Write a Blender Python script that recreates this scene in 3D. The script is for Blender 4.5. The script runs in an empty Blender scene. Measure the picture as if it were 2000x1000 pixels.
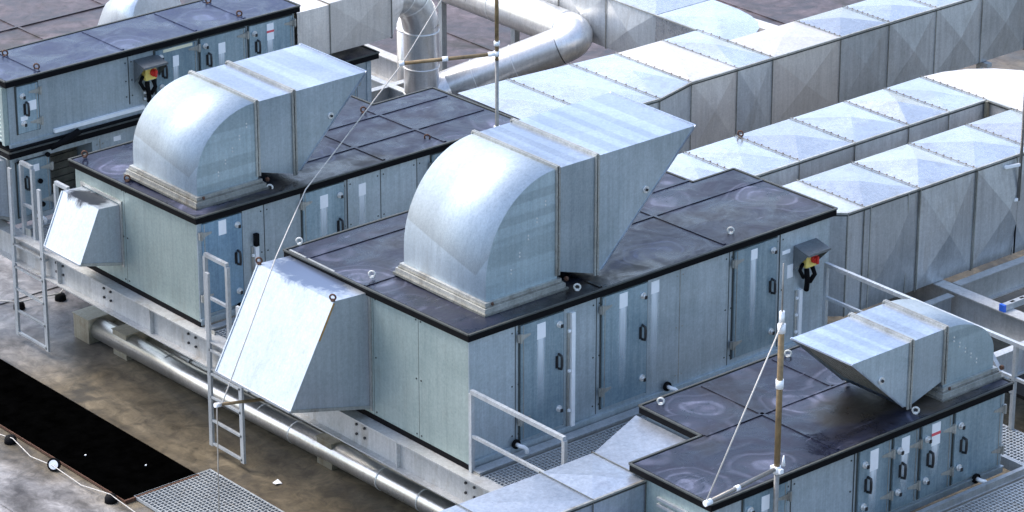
import bpy, math, random
from mathutils import Matrix, Vector
random.seed(7)
S = bpy.context.scene
COL = S.collection
# ------------------------------------------------------------------ camera
CAMP = (-23.21, -28.15, 19.73)
YAW, PIT = math.radians(49.71), math.radians(22.864)
fw = Vector((math.cos(YAW)*math.cos(PIT), math.sin(YAW)*math.cos(PIT), -math.sin(PIT)))
rt = Vector((math.sin(YAW), -math.cos(YAW), 0)); up = rt.cross(fw)
cam = bpy.data.cameras.new('camera'); co = bpy.data.objects.new('camera', cam); COL.objects.link(co)
M = Matrix((rt, up, -fw)).transposed().to_4x4(); M.translation = Vector(CAMP); co.matrix_world = M
cam.sensor_width = 36; cam.lens = 6706.4/2000*36; cam.clip_start = 1; cam.clip_end = 3000
S.camera = co
# ------------------------------------------------------------------ light
SUN_EL, SUN_AZ = math.radians(56), math.radians(112)   # azimuth measured from +x towards +y
w = bpy.data.worlds.new('World'); S.world = w; w.use_nodes = True
nt = w.node_tree; bg = nt.nodes['Background']
sky = nt.nodes.new('ShaderNodeTexSky'); sky.sky_type = 'NISHITA'; sky.sun_disc = False
sky.sun_elevation = SUN_EL; sky.sun_rotation = math.pi/2 - SUN_AZ
sky.air_density = 1.0; sky.dust_density = 2.6; sky.ozone_density = .7
nt.links.new(sky.outputs[0], bg.inputs[0]); bg.inputs[1].default_value = 0.15
sl = bpy.data.lights.new('sun', 'SUN'); sl.energy = .8; sl.angle = math.radians(30); sl.color = (1, .96, .9)
so = bpy.data.objects.new('sun', sl); COL.objects.link(so)
sd = Vector((math.cos(SUN_EL)*math.cos(SUN_AZ), math.cos(SUN_EL)*math.sin(SUN_AZ), math.sin(SUN_EL)))
so.rotation_euler = sd.to_track_quat('Z', 'Y').to_euler(); so.location = (0, 0, 40)
S.view_settings.view_transform = 'Standard'; S.view_settings.look = 'None'
S.view_settings.exposure = 1.48; S.view_settings.gamma = 1
S.render.resolution_x = 1024; S.render.resolution_y = 512

# ------------------------------------------------------------------ materials
class NT:
    def __init__(s, name):
        m = bpy.data.materials.new(name); m.use_nodes = True; s.m = m; s.t = m.node_tree
        s.b = s.t.nodes['Principled BSDF']; s.tc = s.n('ShaderNodeTexCoord')
    def n(s, k): return s.t.nodes.new(k)
    def l(s, a, b): s.t.links.new(a, b)
    def map(s, sc, geo=False):
        mp = s.n('ShaderNodeMapping'); mp.inputs['Scale'].default_value = sc
        if geo: g = s.n('ShaderNodeNewGeometry'); s.l(g.outputs['Position'], mp.inputs[0])
        else: s.l(s.tc.outputs['Object'], mp.inputs[0])
        return mp.outputs[0]
    def noise(s, vec, scale, det=4, rough=.6, dist=0):
        q = s.n('ShaderNodeTexNoise'); q.inputs['Scale'].default_value = scale; q.inputs['Detail'].default_value = det
        q.inputs['Roughness'].default_value = rough; q.inputs['Distortion'].default_value = dist
        s.l(vec, q.inputs['Vector']); return q.outputs['Fac']
    def ramp(s, fac, stops):
        r = s.n('ShaderNodeValToRGB'); e = r.color_ramp.elements
        while len(e) < len(stops): e.new(.5)
        for i, (p, c) in enumerate(stops):
            e[i].position = p; e[i].color = (c, c, c, 1) if isinstance(c, (int, float)) else (*c, 1)
        s.l(fac, r.inputs[0]); return r.outputs[0]
    def mix(s, fac, a, b, mode='MIX'):
        x = s.n('ShaderNodeMix'); x.data_type = 'RGBA'; x.blend_type = mode; x.clamp_factor = True
        if isinstance(fac, (int, float)): x.inputs[0].default_value = fac
        else: s.l(fac, x.inputs[0])
        for i, v in ((6, a), (7, b)):
            if isinstance(v, tuple): x.inputs[i].default_value = (*v, 1)
            elif isinstance(v, (int, float)): x.inputs[i].default_value = (v, v, v, 1)
            else: s.l(v, x.inputs[i])
        return x.outputs[2]
    def math(s, op, a, b=0.0, c=0.0):
        x = s.n('ShaderNodeMath'); x.operation = op
        for i, v in enumerate((a, b, c)):
            if isinstance(v, (int, float)): x.inputs[i].default_value = v
            else: s.l(v, x.inputs[i])
        return x.outputs[0]
    def bump(s, h, st, d=.01):
        x = s.n('ShaderNodeBump'); x.inputs['Strength'].default_value = st; x.inputs['Distance'].default_value = d
        s.l(h, x.inputs['Height']); s.l(x.outputs[0], s.b.inputs['Normal'])
    def set(s, **k):
        for a, v in k.items():
            i = s.b.inputs[a.replace('_', ' ')]
            if hasattr(v, 'is_output') or isinstance(v, bpy.types.NodeSocket): s.l(v, i)
            else: i.default_value = (*v, 1) if isinstance(v, tuple) else v

def galv(name, c0, c1, metal=.75, rough=.38, streak=.5, dirt=(.16, .13, .09), dirtamt=.25, bands=0, stain=None, film_reflection=False):
    n = NT(name)
    v = n.map((1, 1, 1), True)
    big = n.noise(v, .9, 3, .6, .6)
    vs = n.map((9, 9, .5), True); st = n.noise(vs, 1.6, 5, .7)
    sp = n.n('ShaderNodeTexVoronoi'); sp.inputs['Scale'].default_value = 26; n.l(v, sp.inputs['Vector'])
    spc = n.n('ShaderNodeSeparateColor'); n.l(sp.outputs['Color'], spc.inputs[0])
    f = n.math('ADD', n.math('MULTIPLY', big, .7), n.math('MULTIPLY', st, streak))
    f = n.math('ADD', f, n.math('MULTIPLY', spc.outputs[0], .09))
    f = n.math('SUBTRACT', f, .1 + streak*.25)
    col = n.mix(n.ramp(f, [(.25, 0), (.6, 1)]), c0, c1)
    fine = n.noise(v, 38, 3, .75)
    col = n.mix(.35, col, n.ramp(fine, [(.3, .6), (.7, 1.2)]), 'MULTIPLY')
    oi = n.n('ShaderNodeObjectInfo'); tone = n.ramp(oi.outputs['Random'], [(0, .80), (1, 1.06)])
    col = n.mix(1, col, tone, 'MULTIPLY')
    dr = n.noise(n.map((14, 14, .35), True), 1.3, 4, .75); col = n.mix(.24, col, n.ramp(dr, [(.36, .62), (.52, 1.02), (.68, 1.18)]), 'MULTIPLY')
    if bands:
        b = n.map({1: (1, .02, .02), 2: (.02, 1, .02), 3: (.02, .02, 1)}[bands], True)
        bn = n.noise(b, 5.5, 1, .4)
        col = n.mix(.35, col, n.ramp(bn, [(.46, .62), (.52, 1.15)]), 'MULTIPLY')
    d = n.noise(n.map((2.2, 2.2, .8), True), 1.7, 6, .7, .5)
    dm = n.ramp(d, [(.54, 0), (.76, 1)])
    col = n.mix(n.math('MULTIPLY', dm, dirtamt), col, dirt)
    if stain:
        (sx, sy, sz), (rx, ry, rz), scol = stain
        mp = n.n('ShaderNodeMapping'); mp.vector_type = 'TEXTURE'
        mp.inputs['Location'].default_value = (sx, sy, sz); mp.inputs['Scale'].default_value = (rx, ry, rz)
        g = n.n('ShaderNodeNewGeometry'); n.l(g.outputs['Position'], mp.inputs[0])
        ln = n.n('ShaderNodeVectorMath'); ln.operation = 'LENGTH'; n.l(mp.outputs[0], ln.inputs[0])
        k = n.math('ADD', ln.outputs['Value'], n.math('MULTIPLY', n.math('SUBTRACT', d, .5), 1.6))
        col = n.mix(n.ramp(k, [(.72, 1), (1.0, 0)]), col, scol)
    if film_reflection:      # lid reflection painted as a grey band with crisp lower edge, plus crack-like grime
        g = n.n('ShaderNodeSeparateXYZ'); n.l(n.tc.outputs['Generated'], g.inputs[0])
        yy = g.outputs[1]; lim = n.math('ADD', n.math('MULTIPLY', yy, .24), .17)
        lim = n.math('ADD', lim, n.math('MULTIPLY', n.ramp(yy, [(0, 1), (.12, 0)]), .22))
        dz = n.math('SUBTRACT', g.outputs[2], lim)
        fm = n.math('MULTIPLY', n.ramp(dz, [(0, 0), (.012, 1)]), n.ramp(dz, [(.02, 1), (.42, 0)]))
        cr = n.ramp(n.noise(n.map((5, 5, 1.2), True), 3.5, 7, .8, 2.5), [(.485, 0), (.5, 1), (.515, 0)])
        col = n.mix(n.math('MULTIPLY', fm, .42), col, (.26, .28, .28))
        col = n.mix(n.math('MULTIPLY', n.math('MULTIPLY', fm, cr), .6), col, (.12, .13, .13))
    rr = n.math('ADD', n.math('MULTIPLY', f, .16), rough-.06)
    n.set(Base_Color=col, Metallic=metal, Roughness=rr)
    n.bump(big, .12, .02)
    return n.m

def flat(name, c, rough=.5, metal=0, var=.25, sc=12):
    n = NT(name); v = n.map((1, 1, 1), True)
    f = n.ramp(n.noise(v, sc, 4, .65), [(.3, 1-var), (.7, 1+var*.6)])
    n.set(Base_Color=n.mix(1, c, f, 'MULTIPLY'), Roughness=rough, Metallic=metal)
    if name == 'black_rubber': n.b.inputs['Specular IOR Level'].default_value = .12
    return n.m

MAT = {}
def setup():
    MAT['casing'] = galv('casing_galvanised', (.37, .44, .47), (.54, .61, .65), .45, .38, .5, dirtamt=.15)
    MAT['door'] = galv('door_galvanised', (.22, .33, .40), (.42, .54, .60), .5, .34, .6, dirtamt=.12)
    MAT['doorblue'] = galv('door_bluish_galvanised', (.13, .23, .34), (.26, .40, .52), .5, .36, .9, dirtamt=.1)
    MAT['end'] = galv('end_panel_galvanised', (.32, .40, .38), (.45, .53, .50), .45, .46, .4, dirt=(.2, .19, .15), dirtamt=.3)
    MAT['cowl'] = galv('cowl_galvanised', (.35, .42, .48), (.45, .52, .58), .6, .54, .2, dirtamt=.15, film_reflection=True)
    MAT['cheek'] = galv('cowl_cheek_galvanised', (.38, .48, .52), (.52, .62, .65), .5, .42, .3, dirtamt=.12, bands=3)
    MAT['cowltop'] = galv('cowl_banded_galvanised', (.40, .46, .55), (.58, .64, .72), .8, .36, .3, dirtamt=.12, bands=1)
    MAT['intake'] = galv('intake_galvanised', (.50, .55, .60), (.63, .68, .73), .7, .4, .3, dirtamt=.12, stain=((-.2, 2.75, 3.35), (.42, .9, .2), (.16, .2, .28)))
    MAT['intake2'] = galv('intake_stained_galvanised', (.50, .55, .60), (.63, .68, .73), .7, .4, .3, dirtamt=.12, stain=((-.2, 7.62, 2.80), (.2, .42, .4), (.05, .055, .07)))
    MAT['duct'] = galv('duct_galvanised', (.52, .53, .55), (.70, .71, .73), .86, .27, .35, dirt=(.24, .19, .12), dirtamt=.4)
    MAT['ductside'] = galv('duct_side_brightened', (.46, .49, .51), (.64, .67, .69), .6, .36, .7, dirt=(.26, .21, .14), dirtamt=.35)  # same metal as the tops; side faces brightened through their finish against the shade
    MAT['ductblue'] = galv('duct_dull_galvanised', (.38, .43, .50), (.56, .61, .68), .72, .38, .6, dirt=(.2, .18, .2), dirtamt=.3)
    MAT['ductwarm'] = galv('duct_peach_reflection', (.64, .60, .56), (.78, .74, .69), .5, .42, .5, dirt=(.4, .33, .24), dirtamt=.3)  # peach low-sun reflection painted into the base colour
    MAT['pipe'] = galv('pipe_aluminium', (.66, .65, .63), (.82, .81, .79), .7, .3, .2, dirt=(.3, .24, .14), dirtamt=.3)
    MAT['pipeshine'] = galv('pipe_polished', (.74, .73, .70), (.88, .87, .85), .9, .3, .1, dirt=(.3, .24, .14), dirtamt=.35)
    MAT['steel'] = galv('steel_galvanised', (.40, .43, .45), (.58, .61, .62), .5, .5, .4, dirt=(.26, .2, .12), dirtamt=.4)
    MAT['beam'] = galv('beam_galvanised', (.48, .49, .48), (.70, .70, .69), .4, .5, .4, dirt=(.2, .15, .09), dirtamt=.6)
    MAT['box'] = galv('box_cladding', (.36, .33, .25), (.50, .47, .37), .7, .38, .5, dirt=(.2, .14, .07), dirtamt=.7)
    MAT['trim'] = galv('trim_steel', (.36, .36, .33), (.60, .60, .56), .6, .45, .4, dirt=(.15, .11, .07), dirtamt=.7)
    MAT['canopy'] = galv('canopy_dull_zinc', (.16, .18, .19), (.26, .28, .29), .5, .45, .4)
    MAT['trimdark'] = galv('trim_grimy', (.15, .15, .13), (.36, .36, .33), .5, .5, .4, dirt=(.08, .06, .04), dirtamt=.8)
    MAT['seam'] = flat('seam_shadow_gap', (.05, .055, .05), .6)
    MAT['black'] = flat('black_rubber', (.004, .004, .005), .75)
    MAT['handle'] = flat('black_plastic', (.018, .018, .02), .35)
    MAT['white'] = flat('white_plastic', (.85, .86, .86), .4, 0, .05)
    MAT['sticker'] = flat('paper_sticker', (.9, .9, .9), .5, 0, .05)
    MAT['cream'] = flat('cream_tape', (.75, .70, .5), .6, 0, .1)
    MAT['red'] = flat('red_plastic', (.6, .03, .02), .35, 0, .05)
    MAT['pinkink'] = flat('red_ink', (.75, .1, .12), .5, 0, .2, 60)
    MAT['yellow'] = flat('yellow_plastic', (.80, .62, .16), .45, 0, .1)
    MAT['blue'] = flat('blue_plastic', (.03, .13, .6), .4, 0, .05)
    MAT['chrome'] = flat('bright_zinc', (.78, .78, .76), .4, .6, .1)
    MAT['zinc'] = flat('cast_zinc', (.62, .62, .58), .7, .1, .3, 30)
    MAT['rust'] = flat('rusty_iron', (.10, .045, .025), .8, 0, .5, 40)
    MAT['ruststain'] = flat('rust_stain', (.42, .24, .08), .7, 0, .4, 30)
    MAT['polebrown'] = flat('weathered_glassfibre', (.22, .15, .07), .55, 0, .45, 9)
    MAT['polegrey'] = flat('grey_pole', (.26, .25, .23), .45, .5, .3, 9)
    MAT['rope'] = flat('pale_rope', (.55, .52, .47), .6, 0, .15)
    MAT['wood'] = flat('weathered_slats', (.09, .085, .065), .8, 0, .6, 6)
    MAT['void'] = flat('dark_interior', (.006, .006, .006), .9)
    # black felt
    n = NT('black_felt'); f = n.noise(n.map((1, 1, 1), True), 5, 6, .7)
    n.set(Base_Color=n.ramp(f, [(.35, .0003), (.75, .0015)]), Roughness=.95); n.b.inputs['Specular IOR Level'].default_value = .0
    MAT['felt'] = n.m
    # streak: dried run-off below a sticker, fades out downwards
    n = NT('chalky_run_off'); g = n.n('ShaderNodeSeparateXYZ'); n.l(n.tc.outputs['Generated'], g.inputs[0])
    nz = n.noise(n.map((30, 30, 2), True), 1, 4, .7)
    a = n.ramp(g.outputs[2], [(0, 0), (.35, .28), (1, .92)])
    e = n.ramp(n.math('ABSOLUTE', n.math('SUBTRACT', g.outputs[0], .5)), [(.22, 1), (.5, 0)])
    al = n.math('MULTIPLY', n.math('MULTIPLY', a, e), n.ramp(nz, [(.2, .6), (.6, 1)]))
    n.set(Base_Color=(.80, .84, .86), Roughness=.6, Alpha=al); MAT['streak'] = n.m
    # roofing membrane on the units
    def membrane(name, base, dust, puddle, grime=()):
        n = NT(name); v = n.map((1, 1, 1), True)
        wob = n.noise(v, 1.4, 2, .5)
        off = n.n('ShaderNodeVectorMath'); off.operation = 'MULTIPLY_ADD'; off.inputs[1].default_value = (.5, .5, 0); n.l(n.map((1, 1, .0), True), off.inputs[2])
        cmb = n.n('ShaderNodeCombineXYZ'); n.l(wob, cmb.inputs[0]); n.l(n.noise(v, 1.1, 2, .5), cmb.inputs[1]); n.l(cmb.outputs[0], off.inputs[0])
        vo = n.n('ShaderNodeTexVoronoi'); vo.inputs['Scale'].default_value = .95; n.l(off.outputs[0], vo.inputs['Vector']); vo.inputs['Randomness'].default_value = .8
        dist = vo.outputs['Distance']
        b = n.noise(v, 2.2, 6, .72, .5)
        rings = n.ramp(n.math('SINE', n.math('MULTIPLY', dist, 44)), [(.35, 0), (1, 1)])
        rm = n.math('MULTIPLY', n.ramp(dist, [(.06, 0), (.2, 1), (.42, .9), (.52, 0)]), n.ramp(b, [(.40, .05), (.66, 1)]))
        film_reflection = n.math('MULTIPLY', n.ramp(dist, [(.12, 1), (.46, 0)]), n.ramp(b, [(.42, 0), (.75, 1)]))
        sc = n.noise(n.map((1.0, 8, 1), True), 2.0, 5, .75, .3); scm = n.ramp(sc, [(.62, 0), (.74, 1)])
        col = n.mix(n.ramp(b, [(.3, 0), (.7, 1)]), tuple(x*.35 for x in base), base)
        col = n.mix(n.math('MULTIPLY', n.math('MULTIPLY', rings, rm), .45), col, dust)
        col = n.mix(n.math('MULTIPLY', film_reflection, .7), col, dust)
        col = n.mix(n.math('MULTIPLY', scm, .5), col, dust)
        sp = n.noise(v, 60, 2, .8); col = n.mix(.5, col, n.ramp(sp, [(.3, .5), (.72, 1.5)]), 'MULTIPLY')
        pz = n.noise(v, .8, 4, .6, .3); pm = n.ramp(pz, [(.5, 0), (.62, 1)])
        col = n.mix(n.math('MULTIPLY', pm, puddle), col, (.012, .011, .011))
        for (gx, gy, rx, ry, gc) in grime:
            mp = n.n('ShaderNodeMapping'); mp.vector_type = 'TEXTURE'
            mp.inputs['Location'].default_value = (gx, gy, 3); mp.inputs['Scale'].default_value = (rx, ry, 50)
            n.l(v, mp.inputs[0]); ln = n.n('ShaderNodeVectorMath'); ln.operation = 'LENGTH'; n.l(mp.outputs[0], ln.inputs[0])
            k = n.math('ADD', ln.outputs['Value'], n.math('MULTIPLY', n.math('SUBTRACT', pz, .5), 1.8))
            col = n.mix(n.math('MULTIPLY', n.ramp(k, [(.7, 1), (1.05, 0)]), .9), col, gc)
        n.set(Base_Color=col, Roughness=n.ramp(b, [(.38, .2), (.62, .6)])); n.b.inputs['Specular IOR Level'].default_value = .42
        n.bump(n.math('ADD', dist, n.math('MULTIPLY', b, .15)), .8, .05)
        return n.m
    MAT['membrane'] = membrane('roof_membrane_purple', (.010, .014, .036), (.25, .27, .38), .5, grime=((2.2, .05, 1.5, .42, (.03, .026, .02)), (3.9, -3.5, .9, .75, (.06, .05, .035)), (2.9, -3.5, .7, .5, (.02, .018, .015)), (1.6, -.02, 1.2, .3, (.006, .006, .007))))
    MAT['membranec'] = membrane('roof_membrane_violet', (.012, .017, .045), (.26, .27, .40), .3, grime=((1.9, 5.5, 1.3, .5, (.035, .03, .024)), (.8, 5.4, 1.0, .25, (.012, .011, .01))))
    MAT['membraneb'] = membrane('roof_membrane_blue', (.024, .040, .095), (.2, .24, .36), .1)
    # main roof
    n = NT('roof_bitumen'); v = n.map((1, 1, 1), True)
    sx = n.n('ShaderNodeSeparateXYZ'); n.l(v, sx.inputs[0])
    a = n.noise(n.map((.9, .25, 1), True), 1.0, 6, .65, 1.0); b = n.noise(v, .55, 5, .65, 1.5); c = n.noise(v, 4, 6, .75, .8)
    warm = n.mix(n.ramp(a, [(.32, 0), (.66, 1)]), (.018, .013, .007), (.18, .145, .092))
    cool = n.mix(n.ramp(b, [(.36, 0), (.66, 1)]), (.028, .020, .024), (.13, .105, .115))
    # warm algae-stained band beside the plant, greyer further out
    wx = n.math('ADD', n.math('ADD', sx.outputs[0], n.math('MULTIPLY', sx.outputs[1], .16)), n.math('MULTIPLY', b, 1.2))
    k = n.math('MULTIPLY', n.ramp(n.math('MULTIPLY_ADD', wx, .1, .2), [(.10, 0), (.16, 1)]), n.ramp(n.math('MULTIPLY_ADD', sx.outputs[1], .05, .2), [(.60, 1), (.72, 0)]))
    grey = n.mix(n.ramp(a, [(.36, 0), (.62, 1)]), (.035, .032, .033), (.31, .30, .295))
    far = n.ramp(n.math('MULTIPLY_ADD', sx.outputs[0], .1, .2), [(.30, 0), (.42, 1)])
    base = n.mix(far, grey, cool); col = n.mix(k, base, warm)
    col = n.mix(.8, col, n.ramp(c, [(.32, .25), (.66, 1.45)]), 'MULTIPLY')
    bl = n.ramp(n.noise(v, .9, 3, .6, .5), [(.55, 0), (.66, 1)]); col = n.mix(n.math('MULTIPLY', bl, .8), col, (.022, .02, .016))
    n.set(Base_Color=col, Roughness=n.ramp(b, [(.3, .35), (.7, .75)])); n.bump(c, .3, .02); MAT['roof'] = n.m
setup()

# ------------------------------------------------------------------ mesh builder
class MB:
    def __init__(s): s.v = []; s.f = []; s.mi = []; s.sm = []
    def add(s, vs, fs, m=0, smooth=False):
        o = len(s.v); s.v += [tuple(p) for p in vs]
        for f in fs: s.f.append([i+o for i in f]); s.mi.append(m); s.sm.append(smooth)
        return s
    def box(s, x0, y0, z0, x1, y1, z1, m=0):
        x0, x1 = sorted((x0, x1)); y0, y1 = sorted((y0, y1)); z0, z1 = sorted((z0, z1))
        return s.add([(x0, y0, z0), (x1, y0, z0), (x1, y1, z0), (x0, y1, z0), (x0, y0, z1), (x1, y0, z1), (x1, y1, z1), (x0, y1, z1)],
              [(0, 3, 2, 1), (4, 5, 6, 7), (0, 1, 5, 4), (1, 2, 6, 5), (2, 3, 7, 6), (3, 0, 4, 7)], m)
    def prism(s, poly, z0, z1, m=0):          # poly CCW in xy ; z1 may be function
        n = len(poly); zt = z1 if callable(z1) else (lambda x, y: z1); zb = z0 if callable(z0) else (lambda x, y: z0)
        vs = [(x, y, zb(x, y)) for x, y in poly]+[(x, y, zt(x, y)) for x, y in poly]
        fs = [tuple(range(n-1, -1, -1)), tuple(range(n, 2*n))]+[(i, (i+1) % n, n+(i+1) % n, n+i) for i in range(n)]
        return s.add(vs, fs, m)
    def extr(s, prof, y0, y1, m=0, caps=True):  # prof in xz, extruded along y
        n = len(prof); vs = [(x, y0, z) for x, z in prof]+[(x, y1, z) for x, z in prof]
        fs = [(i, (i+1) % n, n+(i+1) % n, n+i) for i in range(n)]
        if caps: fs += [tuple(range(n)), tuple(range(2*n-1, n-1, -1))]
        return s.add(vs, fs, m)
    def bar(s, a, b, w, h=None, m=0):         # rectangular bar from a to b
        a, b = Vector(a), Vector(b); h = h or w; d = (b-a).normalized()
        u = Vector((0, 0, 1)) if abs(d.z) < .95 else Vector((1, 0, 0))
        r = d.cross(u).normalized(); q = r.cross(d).normalized()
        c = [a+r*i*w/2+q*j*h/2 for i, j in ((-1, -1), (1, -1), (1, 1), (-1, 1))]
        c += [p+(b-a) for p in c]
        return s.add(c, [(0, 1, 2, 3), (7, 6, 5, 4), (0, 4, 5, 1), (1, 5, 6, 2), (2, 6, 7, 3), (3, 7, 4, 0)], m)
    def tube(s, pts, r, n=10, m=0, closed=False, caps=True):
        P = [Vector(p) for p in pts]; N = len(P); rr = r if isinstance(r, (list, tuple)) else [r]*N
        vs = []; prev = None
        for i, p in enumerate(P):
            if closed: d = (P[(i+1) % N]-P[i-1]).normalized()
            else: d = (P[min(i+1, N-1)]-P[max(i-1, 0)]).normalized()
            if prev is None:
                u = Vector((0, 0, 1)) if abs(d.z) < .9 else Vector((1, 0, 0)); a = d.cross(u).normalized()
            else: a = (prev-d*prev.dot(d)).normalized()
            prev = a; b = d.cross(a)
            vs += [p+(a*math.cos(2*math.pi*k/n)+b*math.sin(2*math.pi*k/n))*rr[i] for k in range(n)]
        fs = []
        for i in range(N if closed else N-1):
            j = (i+1) % N
            fs += [(i*n+k, i*n+(k+1) % n, j*n+(k+1) % n, j*n+k) for k in range(n)]
        s.add(vs, fs, m, True)
        if caps and not closed: s.add([vs[k] for k in range(n)], [tuple(range(n-1, -1, -1))], m); s.add([vs[(N-1)*n+k] for k in range(n)], [tuple(range(n))], m)
        return s
    def disc(s, c, ax, r, t, n=14, m=0):
        a = Vector(c); d = Vector(ax).normalized(); return s.tube([a, a+d*t], r, n, m)
    def pieces(s, name, mats, parent):
        """one object per connected piece"""
        par = list(range(len(s.v)))
        def find(i):
            while par[i] != i: par[i] = par[par[i]]; i = par[i]
            return i
        key = {}
        for i, p in enumerate(s.v):
            k = tuple(round(q, 4) for q in p)
            if k in key: par[find(i)] = find(key[k])
            else: key[k] = i
        for f in s.f:
            for q in f[1:]: par[find(q)] = find(f[0])
        out = {}
        for f, mi, sm in zip(s.f, s.mi, s.sm): out.setdefault(find(f[0]), []).append((f, mi, sm))
        res = []
        for fl in out.values():
            m = MB()
            for f, mi, sm in fl: m.add([s.v[i] for i in f], [tuple(range(len(f)))], mi, sm)
            res.append(m.build(name, mats, parent))
        return res
    def build(s, name, mats, parent=None, label=None, bevel=0):
        if isinstance(mats, str): mats = [mats]
        o0 = org(parent) if parent else (Vector(s.v[0]) if s.v else Vector())
        if not parent:
            xs = [p[0] for p in s.v]; ys = [p[1] for p in s.v]; zs = [p[2] for p in s.v]
            o0 = Vector(((min(xs)+max(xs))/2, (min(ys)+max(ys))/2, min(zs)))
        me = bpy.data.meshes.new(name); me.from_pydata([tuple(Vector(p)-o0) for p in s.v], [], s.f)
        for k in mats: me.materials.append(MAT[k])
        for i, p in enumerate(me.polygons): p.material_index = s.mi[i]; p.use_smooth = s.sm[i]
        import bmesh
        bm = bmesh.new(); bm.from_mesh(me)
        bmesh.ops.remove_doubles(bm, verts=bm.verts, dist=1e-5)
        bmesh.ops.recalc_face_normals(bm, faces=bm.faces); bm.to_mesh(me); bm.free()
        o = bpy.data.objects.new(name, me); COL.objects.link(o)
        if parent: o.parent = parent
        else: o.location = o0
        ORG[o] = o0
        if label: o['label'] = label
        if bevel:
            b = o.modifiers.new('bevel', 'BEVEL'); b.width = bevel; b.segments = 2; b.limit_method = 'ANGLE'
        return o
ORG = {}
def org(o): return ORG[o]
def tag(o, label, cat, group=None):
    o['label'] = label; o['category'] = cat
    if group: o['group'] = group
    return o
def thing(name, label, cat, loc, group=None):
    o = bpy.data.objects.new(name, None); COL.objects.link(o); o.location = loc; o.empty_display_size = .2
    ORG[o] = Vector(loc); return tag(o, label, cat, group)

# ------------------------------------------------------------------ roof (setting)
def ground():
    m = MB(); m.box(-90, -90, -.3, 140, 160, 0)
    o = m.build('roof_deck', 'roof'); o['kind'] = 'structure'
    # lapped felt seams as low real ridges
    m = MB()
    for x in (12.65,): m.box(x, 3.5, .001, x+.05, 60, .02)
    for x in (7.08, 8.93, 17.5, 22): m.box(x, 12, .001, x+.05, 60, .02)
    for y in (21.0, 30, 39): m.box(-10, y, .001, 40, y+.06, .022)
    m.box(-3.1, -20, .001, -3.06, 12, .015); m.box(-4.2, -20, .001, -4.16, 12, .015)
    for y in (13.5, 10.9): m.box(-6, y, .001, 3.5, y+.05, .018)
    o = m.build('roof_felt_laps', 'roof'); o['kind'] = 'structure'
ground()

# ------------------------------------------------------------------ AHU pieces (front faces look towards -y)
def latch(p, x, z, y, par):
    m = MB(); m.disc((x, y, z), (0, -1, 0), .042, .022, 14); m.disc((x, y-.022, z), (0, -1, 0), .022, .03, 10, 0)
    m.box(x-.012, y-.062, z-.035, x+.022, y-.05, z+.008, 1)
    m.build('latch', ['chrome', 'handle'], par)
def handle(x, z, y, par, k=1):
    m = MB(); m.tube([(x, y, z+.095), (x, y-.055, z+.085), (x, y-.06, z+.04), (x, y-.06, z-.04), (x, y-.055, z-.085), (x, y, z-.095)], .017, 8)
    m.box(x-.05, y-.006, z-.08, x-.01, y-.0, z+.08)
    m.build('handle', 'handle', par)
def hinge(x, z, y, par, s):
    m = MB(); m.box(x-.03, y-.03, z-.05, x+.03, y, z+.05, 0); m.box(x-.012, y-.045, z-.06, x+.012, y-.03, z+.06, 0)
    m.add([(x+s*.03, y-.024, z-.035), (x+s*.03, y-.024, z+.035), (x+s*.17, y-.014, z+.022), (x+s*.17, y-.014, z-.002),
           (x+s*.03, y-.001, z-.035), (x+s*.03, y-.001, z+.035), (x+s*.17, y-.001, z+.022), (x+s*.17, y-.001, z-.002)],
          [(0, 1, 2, 3), (0, 4, 5, 1), (1, 5, 6, 2), (2, 6, 7, 3), (3, 7, 4, 0)], 0)
    m.build('hinge', 'trim', par)
def sticker(x0, x1, z0, z1, y, par, ink=False, streak=0, mat='sticker'):
    m = MB(); m.box(x0, y-.004, z0, x1, y, z1, 0)
    if ink: m.box(x0-.005, y-.0055, z0+(z1-z0)*.45, x1+.005, y-.004, z0+(z1-z0)*.58, 1)
    m.build('sticker', [mat, 'pinkink'], par)
    if streak:
        q = MB(); q.add([(x0-.02, y-.0025, z0-streak), (x1, y-.0025, z0-streak), (x1, y-.0025, z0), (x0-.02, y-.0025, z0)], [(0, 1, 2, 3)])
        q.build('run_off_streak', 'streak', par)
def door(par, x0, x1, z0, z1, y, hs, latches, hz, hinges, stk=None, label=None, mat='door'):
    """hs: +1 hinges on the right, -1 on the left"""
    m = MB(); m.box(x0+.012, y-.028, z0, x1-.012, y, z1, 0)
    m.box(x0-.012, y-.006, z0-.02, x0+.012, y, z1+.01, 1); m.box(x1-.012, y-.006, z0-.02, x1+.012, y, z1+.01, 1)
    m.box(x0+.012, y-.0062, z1, x1-.012, y, z1+.014, 1); m.box(x0+.012, y-.0062, z0-.014, x1-.012, y, z0, 1)
    hx = x1 if hs > 0 else x0
    m.box(hx-hs*.05, y-.034, z0+.01, hx-hs*.04, y-.028, z1-.01, 2)
    d = m.build('door', [mat, 'seam', 'trim'], par, label)
    lx = x0+.09 if hs > 0 else x1-.09
    for z in latches: latch(None, lx, z, y-.028, d)
    if hz: handle(lx+(.06 if hs > 0 else 0), hz, y-.028, d)
    for z in hinges: hinge(hx+(0.012*hs), z, y-.02, d, -hs)
    for s in (stk or []): sticker(*s[:4], y-.028, d, *s[4:])
    return d
def bays(par, xs, z0, z1, y):
    for a, b in xs: MB().box(a+.004, y-.0035, z0, b-.004, y, z1).build('wall_panel', 'casing', par)
def vseam(par, x, z0, z1, y, bright=False):
    m = MB(); m.box(x-.006, y-.006, z0, x+.006, y-.0005, z1)
    for z in (z0+.12, (z0+z1)/2, z1-.08):
        for s in (-.05, .05): m.disc((x+s, y-.001, z), (0, -1, 0), .012, .006, 6)
    m.build('panel_seam', 'trim' if bright else 'seam', par)
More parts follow.
